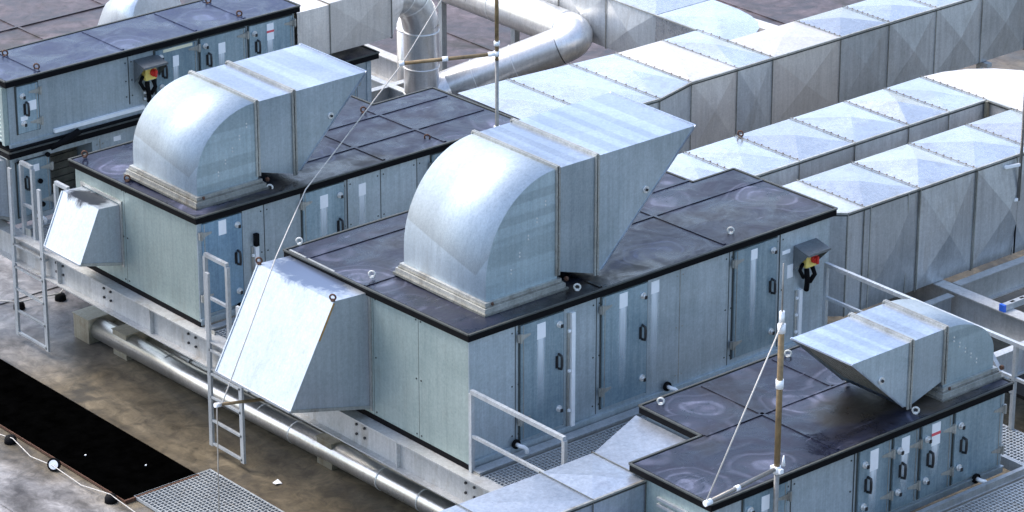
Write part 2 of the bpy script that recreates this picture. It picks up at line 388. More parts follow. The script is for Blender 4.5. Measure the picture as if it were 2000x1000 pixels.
def eye(par, x, y, z, mat='zinc', ang=2.3, r=.038):
    m = MB(); c = Vector((x, y, z+r+.012)); u = Vector((math.cos(ang), math.sin(ang), 0))
    m.tube([c+u*math.cos(t*math.pi/6)*r+Vector((0, 0, math.sin(t*math.pi/6)*r)) for t in range(12)], .012, 7, closed=True)
    m.disc((x, y, z), (0, 0, 1), .03, .02, 10); m.build('lifting_eye', 'zinc' if mat == 'chrome' else mat, par)
def drain(par, x, z, y):
    m = MB(); m.disc((x, y, z), (0, -1, 0), .06, .03, 14, 0)
    m.tube([(x, y-.03, z), (x, y-.09, z), (x+.03, y-.12, z-.01), (x+.07, y-.13, z-.05), (x+.07, y-.13, z-.1)], .026, 8, 1)
    m.build('drain_elbow', ['black', 'white'], par)
def conduit(par, x, z0, z1, y, blacktop=False, green=True):
    m = MB(); m.box(x-.028, y-.05, z0, x+.028, y-.002, z1, 0)
    m.box(x-.075, y-.03, z0, x-.05, y-.002, z1, 1)
    for k in range(3):
        z = z0+(z1-z0)*(.15+.35*k); m.box(x-.08, y-.055, z-.015, x-.045, y-.03, z+.015, 0)
    if blacktop: m.box(x-.03, y-.06, z1, x+.03, y-.002, z1+.17, 2)
    m.build('cable_conduit', ['white', 'trim', 'black'], par)
def isolator(par, x, z, y):
    b = MB().box(x-.095, y-.14, z-.11, x+.095, y-.03, z+.11).build('isolator_switch', 'yellow', par, bevel=.012)
    m = MB(); m.disc((x+.03, y-.14, z), (0, -1, 0), .055, .04, 18, 0); m.disc((x+.03, y-.18, z), (0, -1, 0), .04, .02, 14, 0); m.bar((x+.03, y-.21, z-.05), (x+.03, y-.21, z+.05), .025, .03, 0)
    m.build('rotary_knob', 'red', b)
    m = MB(); w = .20; yt = y-.005; zt = z+.19
    m.add([(x-w, yt, zt), (x+w, yt, zt), (x+w, y-.27, zt-.06), (x-w, y-.27, zt-.06)], [(0, 1, 2, 3)])
    m.add([(x-w, yt, zt+.005), (x+w, yt, zt+.005), (x+w, y-.275, zt-.055), (x-w, y-.275, zt-.055)], [(0, 1, 2, 3)])
    for s in (-w, w):
        m.add([(x+s, yt, zt), (x+s, y-.27, zt-.06), (x+s, yt, zt-.34)], [(0, 1, 2)]); m.add([(x+s+.004, yt, zt), (x+s+.004, y-.27, zt-.06), (x+s+.004, yt, zt-.34)], [(0, 1, 2)])
    m.bar((x-w, y-.272, zt-.06), (x+w, y-.272, zt-.06), .012, .03); m.build('rain_canopy', 'canopy', b)
    m = MB(); m.tube([(x-.05, y-.1, z-.13), (x-.06, y-.12, z-.2), (x-.03, y-.1, z-.3), (x+.0, y-.06, z-.45)], .035, 8)
    m.tube([(x+.05, y-.1, z-.13), (x+.06, y-.14, z-.22), (x+.01, y-.1, z-.33)], .03, 8)
    m.tube([(x-.1, y-.08, z-.05), (x-.17, y-.1, z-.12), (x-.1, y-.1, z-.24)], .025, 8)
    m.pieces('cable_glands', 'black', b)
    return b
def lid(par, poly, z, slope=0.0, y0=0, ridges=(), mat='membrane', t=.088):
    zf = lambda x, y: z-slope*(y-y0)
    m = MB(); m.prism(poly, lambda x, y: zf(x, y)-t, zf, 0)
    n = len(poly)
    o = m.build('roof_cover', ['black'], par)
    # membrane sheet lies on the black edged tray
    cx = sum(p[0] for p in poly)/n; cy = sum(p[1] for p in poly)/n
    def inset(d):
        out = []
        for i in range(n):
            p0, p, p1 = Vector(poly[i-1]), Vector(poly[i]), Vector(poly[(i+1) % n])
            a = (p-p0).normalized(); b = (p1-p).normalized(); na = Vector((-a.y, a.x)); nb = Vector((-b.y, b.x))
            out.append(tuple(p+(na+nb)*d/(1+na.dot(nb))))
        return out
    q = MB(); q.prism(inset(.035), lambda x, y: zf(x, y)+.0, lambda x, y: zf(x, y)+.006)
    ms = q.build('membrane_sheet', mat, o)
    r = MB()
    for (x0, yy0, x1, yy1) in ridges: r.bar((x0, yy0, zf(x0, yy0)+.008), (x1, yy1, zf(x1, yy1)+.008), .045, .02)
    if ridges: r.pieces('membrane_lap', mat, o)
    e = MB()
    for i in range(n):
        a, b = poly[i], poly[(i+1) % n]
        e.bar((*a, zf(*a)+.006), (*b, zf(*b)+.006), .03, .018)
    e.build('edge_trim', 'seam', o)
    return o

# ------------------------------------------------------------------ cowls (built-on parts)
def cowl(par, x0, y0, y1, zb, zt, f1, f2, tip, zlow, sgn=1, zarc=None, label=None, meshout=True):
    """elbow outer foot at x0, neck flanges at f1 and f2, slanted mouth out to tip"""
    X = lambda d: x0+sgn*d
    L1, L2, L3 = abs(f1-x0), abs(f2-x0), abs(tip-x0)
    R = min(L1, zt-zb-.1); H = zt-zb
    arc = []
    N = 22
    hz = zt-zb-.22
    for i in range(N+1):
        t = math.pi/2*i/N
        arc.append((X(L1-(L1)*math.cos(t)), zt-hz+hz*math.sin(t)))
    prof = [(X(L1), zb), (x0, zb)]+arc
    prof = [(x, z) for i, (x, z) in enumerate(prof)]
    m = MB(); n = len(arc)+1
    # curved back (smooth) + flat cheeks
    bk = [(x0, zb)]+arc
    vs = [(x, y0, z) for x, z in bk]+[(x, y1, z) for x, z in bk]
    m.add(vs, [(i, i+1, len(bk)+i+1, len(bk)+i) for i in range(len(bk)-1)], 0, True)
    for y in (y0, y1): m.add([(x, y, z) for x, z in prof], [tuple(range(len(prof)))], 1)
    m.add([(X(L1), y0, zb), (X(L1), y1, zb), (X(L1), y1, zb+.12), (X(L1), y0, zb+.12)], [(0, 1, 2, 3)])
    c = m.build('exhaust_cowl', ['cowl', 'cheek'], par, label)
    # riveted cheek stiffener marks
    rv = MB()
    for k in range(5):
        for j in (.35, .75):
            rv.disc((X(L1*(.35+.12*k)), y0, zb+H*(.16+.13*k)+j*.12), (0, -1, 0), .012, .008, 6)
    rv.pieces('rivet', 'chrome', c)
    # neck
    zl1 = zb+.1
    m = MB(); pr = [(X(L1), zl1), (X(L2), zlow), (X(L2), zt), (X(L1), zt)]
    vs = [(x, y0, z) for x, z in pr]+[(x, y1, z) for x, z in pr]
    m.add(vs, [(3, 2, 6, 7), (0, 1, 5, 4)]); m.add(vs, [(0, 1, 2, 3), (4, 5, 6, 7)], 1)
    m.build('cowl_neck', ['cowltop', 'casing'], c)
    # mouth
    m = MB(); tl = L2+.09
    A, B, Cc, D = (X(L2), zlow), (X(tl), zlow+.03), (X(L3), zt), (X(L2), zt)
    for y in (y0, y1): m.add([(p[0], y, p[1]) for p in (A, B, Cc, D)], [(0, 1, 2, 3)], 1)
    m.add([(D[0], y0, D[1]), (Cc[0], y0, Cc[1]), (Cc[0], y1, Cc[1]), (D[0], y1, D[1])], [(0, 1, 2, 3)])
    m.add([(A[0], y0, A[1]), (B[0], y0, B[1]), (B[0], y1, B[1]), (A[0], y1, A[1])], [(0, 1, 2, 3)])
    for y in (y0, y1): m.bar((B[0], y, B[1]), (Cc[0], y, Cc[1]), .02, .02)
    m.bar((Cc[0], y0, Cc[1]), (Cc[0], y1, Cc[1]), .02, .02)
    mo = m.build('cowl_mouth', ['cowltop', 'casing'], c)
    m = MB(); e = .03
    g0 = Vector((B[0]-sgn*.02, 0, B[1]+.03)); g1 = Vector((Cc[0]-sgn*.06, 0, Cc[1]-.03))
    m.add([(g0.x, y0+.005, g0.z), (g1.x, y0+.005, g1.z), (g1.x, y1-.005, g1.z), (g0.x, y1-.005, g0.z)], [(0, 1, 2, 3)])
    k = 10
    for i in range(k+1):
        y = y0+.01+(y1-y0-.02)*i/k; m.bar((g0.x, y, g0.z), (g1.x, y, g1.z), .008, .016, 1)
    m.build('mouth_mesh', ['box', 'trim'], c)
    # flanges
    def ring(x, z0):
        m = MB(); w = .055; t = .045
        for s in (-1, 1):
            xx = x+s*.014
            m.bar((xx, y0-.012, z0), (xx, y0-.012, zt+.02), .018, .04); m.bar((xx, y1+.012, z0), (xx, y1+.012, zt+.02), .018, .04)
            m.bar((xx, y0-.02, zt+.014), (xx, y1+.02, zt+.014), .018, .045)
        for i in range(9):
            z = z0+.08+(zt-z0-.12)*i/8; m.disc((x, y0-.03, z), (0, -1, 0), .012, .01, 6)
        m.build('cowl_flange', 'trim', c)
    ring(X(L1), zb+.05); ring(X(L2), zlow-.02)
    # base flange
    m = MB(); xa, xb = sorted((x0, X(L1)))
    for k, (g, h0, h1) in enumerate(((.075, zb-.1, zb-.045), (.055, zb-.045, zb-.025), (.04, zb-.025, zb+.012))):
        q = 1 if k == 1 else 0
        m.box(xa-g, y0-g, h0, xb+g, y0-.002, h1, q); m.box(xa-g, y1+.002, h0, xb+g, y1+g, h1, q)
        m.box(xa-g, y0-.002, h0, xa-.002, y1+.002, h1, q); m.box(xb+.002, y0-.002, h0, xb+g, y1+.002, h1, q)
    m.box(xa-.10, y0-.10, zb-.13, xb+.10, y1+.10, zb-.1, 1)
    m.build('base_flange', ['trim', 'trimdark'], c)
    o = MB()
    for x in (xa-.03, xb+.03):
        o.disc((x+.08, y0-.03, zb-.02), (1, 0, 0), .03, .03, 8)
    o.pieces('flange_bolt', 'rust', c)
    m = MB(); xc = X(L2+.9*(L3-L2)*.55); m.disc((xc, y0, zt-.55*(zt-zlow)*.75), (0, -1, 0), .045, .02, 14); m.disc((xc, y0-.02, zt-.55*(zt-zlow)*.75), (0, -1, 0), .018, .02, 8, 1)
    m.build('test_plug', ['chrome', 'handle'], c)
    return c
def intake(par, y0, y1, top, brow, lip, foot, mat, label=None, eyes=False):
    """weather hood on a face x=0; points are (x,z) of its profile"""
    P = [top, brow, lip, foot]
    m = MB(); vs = [(x, y0, z) for x, z in P]+[(x, y1, z) for x, z in P]
    m.add(vs, [(0, 1, 5, 4), (1, 2, 6, 5)]); m.add(vs, [(0, 1, 2, 3), (7, 6, 5, 4)])
    for y in (y0, y1): m.bar((*P[1][:1], y, P[1][1]), (P[2][0], y, P[2][1]), .02, .02)
    m.bar((P[2][0], y0, P[2][1]), (P[2][0], y1, P[2][1]), .03, .03)
    o = m.build('intake_hood', mat, par, label)
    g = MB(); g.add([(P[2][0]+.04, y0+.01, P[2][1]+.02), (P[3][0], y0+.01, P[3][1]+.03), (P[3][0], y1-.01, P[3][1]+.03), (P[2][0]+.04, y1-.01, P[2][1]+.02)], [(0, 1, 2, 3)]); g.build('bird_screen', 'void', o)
    f = MB(); z0, z1 = P[3][1]-.03, P[0][1]+.03
    f.box(-.03, y0-.05, z0, -.003, y0-.004, z1); f.box(-.03, y1+.004, z0, -.003, y1+.05, z1); f.box(-.035, y0-.05, z1-.01, -.003, y1+.05, z1+.03)
    f.bar((P[2][0], y0-.006, P[2][1]+.01), (P[3][0]-.03, y0-.006, P[3][1]+.01), .02, .04)
    f.build('hood_flange', 'trim', o)
    if eyes:
        MB().bar((brow[0]-.005, y0-.004, brow[1]-.02), (brow[0]-.24, y0-.004, brow[1]-.45), .014, .03).build('rust_run', 'ruststain', o)
        for y in (y0+.02, y1-.02): eye(o, brow[0], y, brow[1], 'rust', 2.3, .036)
    return o
def base_rail(par, x0, x1, y, z0=1.62):
    m = MB(); m.box(x0-.01, y-.03, z0, x1+.01, y-.001, z0+.075); m.box(x0-.01, y-.045, z0+.075, x1+.01, y-.001, z0+.09)
    m.build('base_rail', 'casing', par)
def corner(par, x, y, z0, z1):
    m = MB(); m.box(x-.012, y-.012, z0, x+.06, y-.001, z1); m.box(x-.012, y-.001, z0, x-.001, y+.05, z1); m.build('corner_post', 'casing', par)
def endpanels(par, ys, z0, z1, x=0):
    m = MB()
    for a, b in zip(ys[:-1], ys[1:]):
        m.box(x-.014, a+.004, z0+.05, x-.002, b-.004, z1)
    for b in ys[1:-1]: m.box(x-.0145, b-.0035, z0+.02, x-.003, b+.0035, z1, 1)
    for b in ys[1:-1]:
        for z in (z0+.1, (z0+z1)/2, z1-.06):
            for s in (-.045, .045): m.disc((x-.014, b+s, z), (-1, 0, 0), .012, .006, 6, 1)
    m.build('end_panel', ['end', 'seam'], par)
    MB().box(x-.022, ys[0]-.02, z0-.02, x-.0005, ys[-1], z0+.045).build('base_shadow_strip', 'black', par)  # added black strip stands in for shade in the gap under the base

# ================================================================== UNIT 2 (centre)
def unit_centre():
    u = thing('air_handling_unit', 'galvanised air handling unit with the largest cowl and big white intake hood', 'air handler', (0, 0, 1.62), 'rooftop air handling units')
    zt = 3.29
    poly = [(0, 0), (5.95, 0), (5.95, 1.8), (5.26, 1.8), (5.26, 3.45), (0, 3.45)]
    MB().prism(poly, 1.62, zt).build('casing', 'casing', u)
    lid(u, [(-.06, -.06), (6.0, -.06), (6.03, 1.86), (5.3, 1.86), (5.3, 3.52), (-.06, 3.52)], 3.375, .02, 0,
        ridges=((-.03, 1.93, 5.28, 1.93), (1.8, 1.3, 6.0, 1.3), (-.03, 3.1, 5.28, 3.1), (2.05, 0, 2.05, 1.9), (4.1, 0, 4.1, 1.85), (2.6, 1.95, 2.6, 3.5)))
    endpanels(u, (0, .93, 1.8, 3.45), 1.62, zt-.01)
    corner(u, 0, 0, 1.63, zt-.01); base_rail(u, 0, 5.95, 0)
    y = -.002
    door(u, .76, 1.45, 1.76, 3.25, y, -1, (3.11, 2.0), 2.62, (3.1, 2.02), [(1.02, 1.15, 3.0, 3.20, False, .95)])
    door(u, 2.05, 2.80, 1.78, 3.25, y, -1, (3.1, 2.0), 2.61, (3.1, 2.01), [(2.33, 2.46, 3.03, 3.22, False, 1.1)])
    door(u, 4.25, 5.0, 1.80, 3.25, y, -1, (3.1, 1.99), 2.61, (3.1, 1.99), [(4.53, 4.64, 3.06, 3.2, False, 1.15)])
    bays(u, ((.06, .70), (1.46, 1.98), (2.81, 3.35), (3.35, 4.18), (5.06, 5.93)), 1.72, 3.27, y)
    sticker(2.87, 3.0, 3.06, 3.22, y-.004, u, False, 1.2); sticker(5.1, 5.24, 2.97, 3.02, y-.004, u); sticker(5.2, 5.3, 2.62, 2.8, y-.004, u)
    for x, b in ((.70, 0), (3.35, 1), (1.98, 0), (4.18, 0), (5.06, 0)): vseam(u, x, 1.72, 3.26, y, b)
    conduit(u, 1.58, 1.70, 3.2, y); conduit(u, 5.42, 1.75, 2.42, y)
    isolator(u, 5.50, 2.85, y); drain(u, .68, 1.74, y-.03); drain(u, 3.13, 1.76, y-.03)
    for p in ((.11, 3.42), (.15, 2.02), (1.78, .12), (4.41, .22)): eye(u, *p, 3.37)
    cowl(u, .52, .32, 1.86, 3.50, 4.92, 1.63, 2.25, 3.86, 3.40)
    intake(u, 1.88, 3.40, (0, 3.27), (-.54, 3.30), (-1.23, 2.05), (0, 1.74), 'intake', 'big white intake hood with a blue-grey stain along its brow', True)
unit_centre()

# ================================================================== UNIT 1 (left)
def unit_left():
    Y = 5.46
    u = thing('air_handling_unit', 'galvanised air handling unit left of centre with dark blue roof cover and small intake hood', 'air handler', (0, Y, 1.62), 'rooftop air handling units')
    zt = 3.06
    poly = [(0, Y), (5.3, Y), (5.3, 7.25), (4.25, 7.25), (4.25, 8.25), (0, 8.25)]
    MB().prism(poly, 1.62, zt).build('casing', 'casing', u)
    lid(u, [(-.06, Y-.06), (5.38, Y-.06), (5.38, 7.3), (4.31, 7.3), (4.31, 8.32), (-.06, 8.32)], 3.14, .02, Y,
        ridges=((1.9, 6.9, 5.3, 6.9), (1.9, 6.1, 5.3, 6.1), (3.05, Y, 3.05, 7.2), (4.1, Y, 4.1, 7.2)), mat='membranec')
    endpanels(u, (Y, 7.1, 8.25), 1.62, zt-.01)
    corner(u, 0, Y, 1.63, zt-.01); base_rail(u, 0, 5.3, Y)
    y = Y-.002
    door(u, .04, .69, 1.76, 3.02, y, -1, (2.88, 1.95), 2.42, (2.87, 2.0), [(.31, .43, 2.80, 3.0)], 'blue-tinted door', 'doorblue')
    door(u, 1.66, 2.36, 1.76, 3.02, y, -1, (2.86, 1.95), 2.42, (2.87, 2.0), [(1.95, 2.08, 2.74, 2.92, False, .7)])
    door(u, 3.84, 4.6, 1.76, 3.02, y, -1, (2.86, 1.95), 2.42, (2.87, 2.0))
    bays(u, ((.70, 1.05), (1.05, 1.64), (2.42, 2.98), (2.98, 3.6), (3.6, 3.83)), 1.72, 3.03, y)
    sticker(2.61, 2.73, 2.74, 2.91, y-.004, u, False, .7)
    for x in (1.05, 2.42, 2.98, 3.6): vseam(u, x, 1.72, 3.03, y)
    conduit(u, .9, 1.72, 2.5, y, True); drain(u, .60, 1.72, y-.03)
    for p in ((4.0, 5.72, 'rust'), (4.0, 7.12, 'rust'), (.12, 8.2, 'rust'), (.05, 7.1, 'rust'), (1.28, 5.62, 'chrome')): eye(u, p[0], p[1], 3.11, p[2])
    cowl(u, .2, 5.72, 7.16, 3.27, 4.34, 1.17, 1.77, 2.98, 3.20)
    intake(u, 7.2, 8.06, (0, 2.77), (-.35, 2.79), (-.68, 2.08), (0, 1.92), 'intake2', 'small intake hood with a black soot stain on its brow')
unit_left()

# ================================================================== UNIT 0 (stacked, top left)
def unit_stack():
    Y = 9.87
    u = thing('air_handling_unit', 'narrow upper unit stacked at top left, blue roof cover and louvred end', 'air handler', (0, Y, 2.78), 'rooftop air handling units')
    MB().box(0, Y, 2.80, 4.88, Y+1.0, 3.68).build('casing', 'casing', u)
    lid(u, [(-.06, Y-.06), (4.95, Y-.06), (4.95, Y+1.06), (-.06, Y+1.06)], 3.765, .0, 0, ridges=((.52, Y, .52, Y+1), (1.91, Y, 1.91, Y+1), (3.15, Y, 3.15, Y+1), (4.0, Y, 4.0, Y+1)), mat='membraneb')
    y = Y-.002
    door(u, .12, .48, 2.96, 3.64, y, 1, (3.5, 3.1), 3.3, (3.52, 3.08), [(.30, .44, 3.26, 3.40), (.17, .28, 3.14, 3.2)])
    door(u, 2.42, 3.15, 2.92, 3.64, y, 1, (3.53, 3.09), 3.31, (3.53, 3.08), [(2.72, 2.82, 3.34, 3.5, False, .45), (2.5, 2.58, 3.42, 3.48)])
    door(u, 3.19, 4.0, 2.92, 3.64, y, 1, (3.53, 3.09), 3.31, (3.53, 3.08), [(3.51, 3.63, 3.35, 3.51, False, .4)])
    door(u, 4.05, 4.84, 2.92, 3.64, y, 1, (3.52, 3.09), 3.31, (3.53, 3.08), [(4.37, 4.49, 3.36, 3.61, True, .4)])
    sticker(2.56, 3.06, 3.585, 3.63, y-.028, u, mat='cream')
    vseam(u, 1.98, 2.95, 3.65, y); conduit(u, 2.28, 2.95, 3.2, y)
    isolator(u, 2.27, 3.39, y)
    MB().box(.7, Y-.05, 2.84, 2.2, Y-.001, 2.89).build('pale_strip', 'white', u)
    MB().box(-.02, Y-.03, 2.78, 4.9, Y-.001, 2.83).build('base_rail', 'casing', u)
    m = MB(); m.box(-.03, Y+.05, 2.85, -.001, Y+.95, 3.62, 1)
    for i in range(12):
        z = 2.87+i*.062; m.add([(-.03, Y+.08, z+.045), (-.03, Y+.92, z+.045), (-.075, Y+.92, z), (-.075, Y+.08, z)], [(0, 1, 2, 3)], 0)
        m.bar((-.075, Y+.08, z), (-.075, Y+.92, z), .008, .012, 0)
    m.box(-.08, Y+.02, 2.82, -.001, Y+.08, 3.66, 0); m.box(-.08, Y+.92, 2.82, -.001, Y+.98, 3.66, 0)
    m.build('louvre', ['end', 'seam'], u)
    for p in ((.55, Y+.1), (.52, Y+.85), (4.0, Y+.12), (4.0, Y+.88)): eye(u, *p, 3.765, 'rust')
    # lower unit
    l = thing('air_handling_unit', 'lower unit of the top left stack, with open bay of dark slats', 'air handler', (0, Y, 1.62), 'rooftop air handling units')
    m = MB(); m.box(0, Y, 1.64, .62, Y+1.05, 2.62); m.box(1.32, Y, 1.64, 6.28, Y+1.05, 2.62); m.box(.62, Y+.5, 1.64, 1.32, Y+1.05, 2.62); m.box(.62, Y+.001, 2.54, 1.32, Y+.5, 2.62); m.box(.62, Y+.001, 1.64, 1.32, Y+.5, 1.74)
    m.build('casing', 'casing', l)
    lid(l, [(-.08, Y-.09), (6.36, Y-.09), (6.36, Y+1.1), (-.08, Y+1.1)], 2.735, 0, 0)
    m = MB(); m.box(-.06, Y-.08, 2.742, 4.95, Y+1.06, 2.779); m.build('packing_rail', 'black', l)
    m = MB()
    for i in range(7): m.bar((.64, Y+.40, 1.82+i*.11), (1.30, Y+.40-.02, 1.84+i*.11), .03, .095)
    m.build('open_bay_slats', 'wood', l)
    m = MB(); m.tube([(.6, Y-.06, 2.66), (.8, Y-.12, 2.72), (1.05, Y-.1, 2.80)], .05, 8); m.build('loose_flashing', 'black', l)
    d = door(l, .06, .60, 1.74, 2.54, y, 1, (), 2.22, (2.38, 1.9), [(.28, .42, 2.36, 2.46)], 'grey end door')
    m = MB()
    for p in ((.42, 2.2), (.44, 1.85), (.1, 2.55), (.56, 2.56)): m.disc((p[0], y-.028, p[1]), (0, -1, 0), .035, .03, 12)
    m.pieces('black_fixing', 'black', d)
    drain(l, .32, 1.72, y-.03)
    sticker(1.68, 1.80, 2.46, 2.53, y, l); vseam(l, 1.45, 1.75, 2.56, y, True); vseam(l, 2.6, 1.75, 2.56, y)
    door(l, 5.35, 6.0, 1.75, 2.5, y, 1, (2.4,), 2.15, (2.35,))
    corner(l, 6.2, Y-.005, 1.65, 2.6)
    intake(l, Y+.1, Y+.95, (0, 2.58), (-.3, 2.6), (-.62, 1.95), (0, 1.7), 'intake2', 'left intake hood running out of the picture')
unit_stack()

# ================================================================== UNIT 4 (lower right)
def unit_right():
    Y = -4.12
    u = thing('air_handling_unit', 'low air handling unit at lower right with four narrow doors and a cowl pointing left', 'air handler', (0, Y, 1.62), 'rooftop air handling units')
    zt = 2.69
    MB().prism([(0, Y), (4.72, Y), (4.72, -1.9), (1.08, -1.9), (1.08, -2.9), (0, -2.9)], 1.62, zt).build('casing', 'casing', u)
    lid(u, [(-.06, Y-.06), (4.79, Y-.06), (4.79, -1.82), (1.03, -1.82), (1.03, -2.86), (-.06, -2.86)], 2.775, .0, 0,
        ridges=((1.06, -2.9, 4.7, -2.9), (1.95, Y, 1.95, -1.9), (3.1, -2.9, 3.1, -1.9)))
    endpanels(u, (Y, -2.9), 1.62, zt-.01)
    corner(u, 0, Y, 1.63, zt-.01); base_rail(u, 0, 4.72, Y)
    y = Y-.002
    door(u, .47, 1.15, 1.74, 2.66, y, 1, (2.5, 1.95), 2.21, (2.48, 1.94), [(.74, .86, 2.42, 2.6, False, .6)])
    door(u, 2.27, 2.80, 1.74, 2.66, y, 1, (2.48, 1.95), 2.21, (2.48, 1.95), [(2.45, 2.58, 2.36, 2.62, False, .6)])
    door(u, 2.83, 3.25, 1.74, 2.66, y, 1, (2.48, 1.95), 2.21, (2.46, 1.93), [(2.96, 3.09, 2.40, 2.62, False, .6)])
    door(u, 3.29, 3.81, 1.74, 2.66, y, 1, (2.48, 1.95), 2.21, (2.48, 1.93), [(3.46, 3.60, 2.36, 2.64, True, .4)])
    door(u, 3.85, 4.67, 1.74, 2.66, y, 1, (2.48, 1.94), 2.21, (2.47, 1.94))
    vseam(u, 1.22, 1.72, 2.66, y); vseam(u, 2.22, 1.72, 2.66, y); drain(u, 4.25, 1.70, y-.03)
    for p in ((1.25, -1.95, 'chrome'), (3.31, -4.02, 'chrome'), (3.3, -1.95, 'chrome')): eye(u, p[0], p[1], 2.77, p[2])
    cowl(u, 4.71, -3.92, -2.96, 2.90, 3.65, 3.86, 3.29, 2.32, 2.83, sgn=-1)
    m = MB(); m.box(-.05, -3.85, 2.50, -.015, -3.3, 2.53); m.box(-.05, -3.85, 2.42, -.015, -3.3, 2.45); m.build('end_channel', 'steel', u)
unit_right()
# the tip of one more cowl enters the picture at the lower right edge
def unit_edge():
    u = thing('air_handling_unit', 'unit at the lower right edge, only the pale tip of its cowl showing', 'air handler', (4, -7, 1.62), 'rooftop air handling units')
    MB().box(3.4, -8.6, 1.62, 7.5, -6.15, 2.69).build('casing', 'casing', u)
    lid(u, [(3.34, -8.66), (7.56, -8.66), (7.56, -6.09), (3.34, -6.09)], 2.775)
    cowl(u, 4.95, -7.25, -6.35, 2.90, 3.65, 4.1, 3.5, 2.55, 2.83, sgn=-1)
unit_edge()

# ================================================================== rectangular ducts
def pyr(m, a, b, c, d, n, h, mi=0):
    h *= random.uniform(.45, 1.15); w = [random.uniform(.85, 1.15) for _ in range(4)]; q = sum(w)
    ctr = (Vector(a)*w[0]+Vector(b)*w[1]+Vector(c)*w[2]+Vector(d)*w[3])/q+Vector(n)*h
    m.add([a, b, c, d, ctr], [(0, 1, 4), (1, 2, 4), (2, 3, 4), (3, 0, 4)], mi)
def xsec(par, x0, x1, y0, y1, z0, z1, mat='duct', bulge=.045, ends=(False, False), y0b=None, y1b=None, axis='x', h2=None):
    """duct length with cross-broken panels; y0b/y1b = widths at x1"""
    y0b = y0 if y0b is None else y0b; y1b = y1 if y1b is None else y1b
    T = (lambda x, y, z: (x, y, z)) if axis == 'x' else (lambda x, y, z: (y, x, z))
    A = [T(x0, y0, z0), T(x1, y0b, z0), T(x1, y1b, z0), T(x0, y1, z0), T(x0, y0, z1), T(x1, y0b, z1), T(x1, y1b, z1), T(x0, y1, z1)]
    m = MB(); sd = (0, -1, 0) if axis == 'x' else (-1, 0, 0); sd2 = tuple(-q for q in sd)
    pyr(m, A[4], A[5], A[6], A[7], (0, 0, 1), bulge*1.9); pyr(m, A[0], A[3], A[2], A[1], (0, 0, -1), bulge*.5)
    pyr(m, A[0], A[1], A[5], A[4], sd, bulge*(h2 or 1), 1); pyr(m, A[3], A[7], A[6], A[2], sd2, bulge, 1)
    if ends[0]: m.add([A[0], A[3], A[7], A[4]], [(0, 1, 2, 3)])
    if ends[1]: m.add([A[1], A[2], A[6], A[5]], [(0, 1, 2, 3)])
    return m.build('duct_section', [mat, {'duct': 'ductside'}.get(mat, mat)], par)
def flange_x(par, x, y0, y1, z0, z1, axis='x', mat='trimdark', riv=True, t=.010):
    T = (lambda x, y, z: (x, y, z)) if axis == 'x' else (lambda x, y, z: (y, x, z))
    m = MB(); g = .012
    for a, b in (((y0-g, z0-g), (y0-g, z1+g)), ((y0-g, z1+g), (y1+g, z1+g)), ((y1+g, z1+g), (y1+g, z0-g)), ((y1+g, z0-g), (y0-g, z0-g))):
        m.bar(T(x, *a), T(x, *b), t, t, 0)
    if riv:
        n = 9
        for i in range(n):
            p = T(x+.035, y0+(y1-y0)*(i+.5)/n, z1); m.disc(p, (0, 0, 1), .011, .012, 6, 1)
    m.build('duct_flange', [mat, 'rust'], par)
def edge_strip(par, a, b, z, up=True):
    m = MB(); m.bar((*a, z), (*b, z), .03, .022, 0); m.bar((*a, z-.035), (*b, z-.035), .014, .012, 1); m.build('edge_trim', ['trim', 'seam'], par)

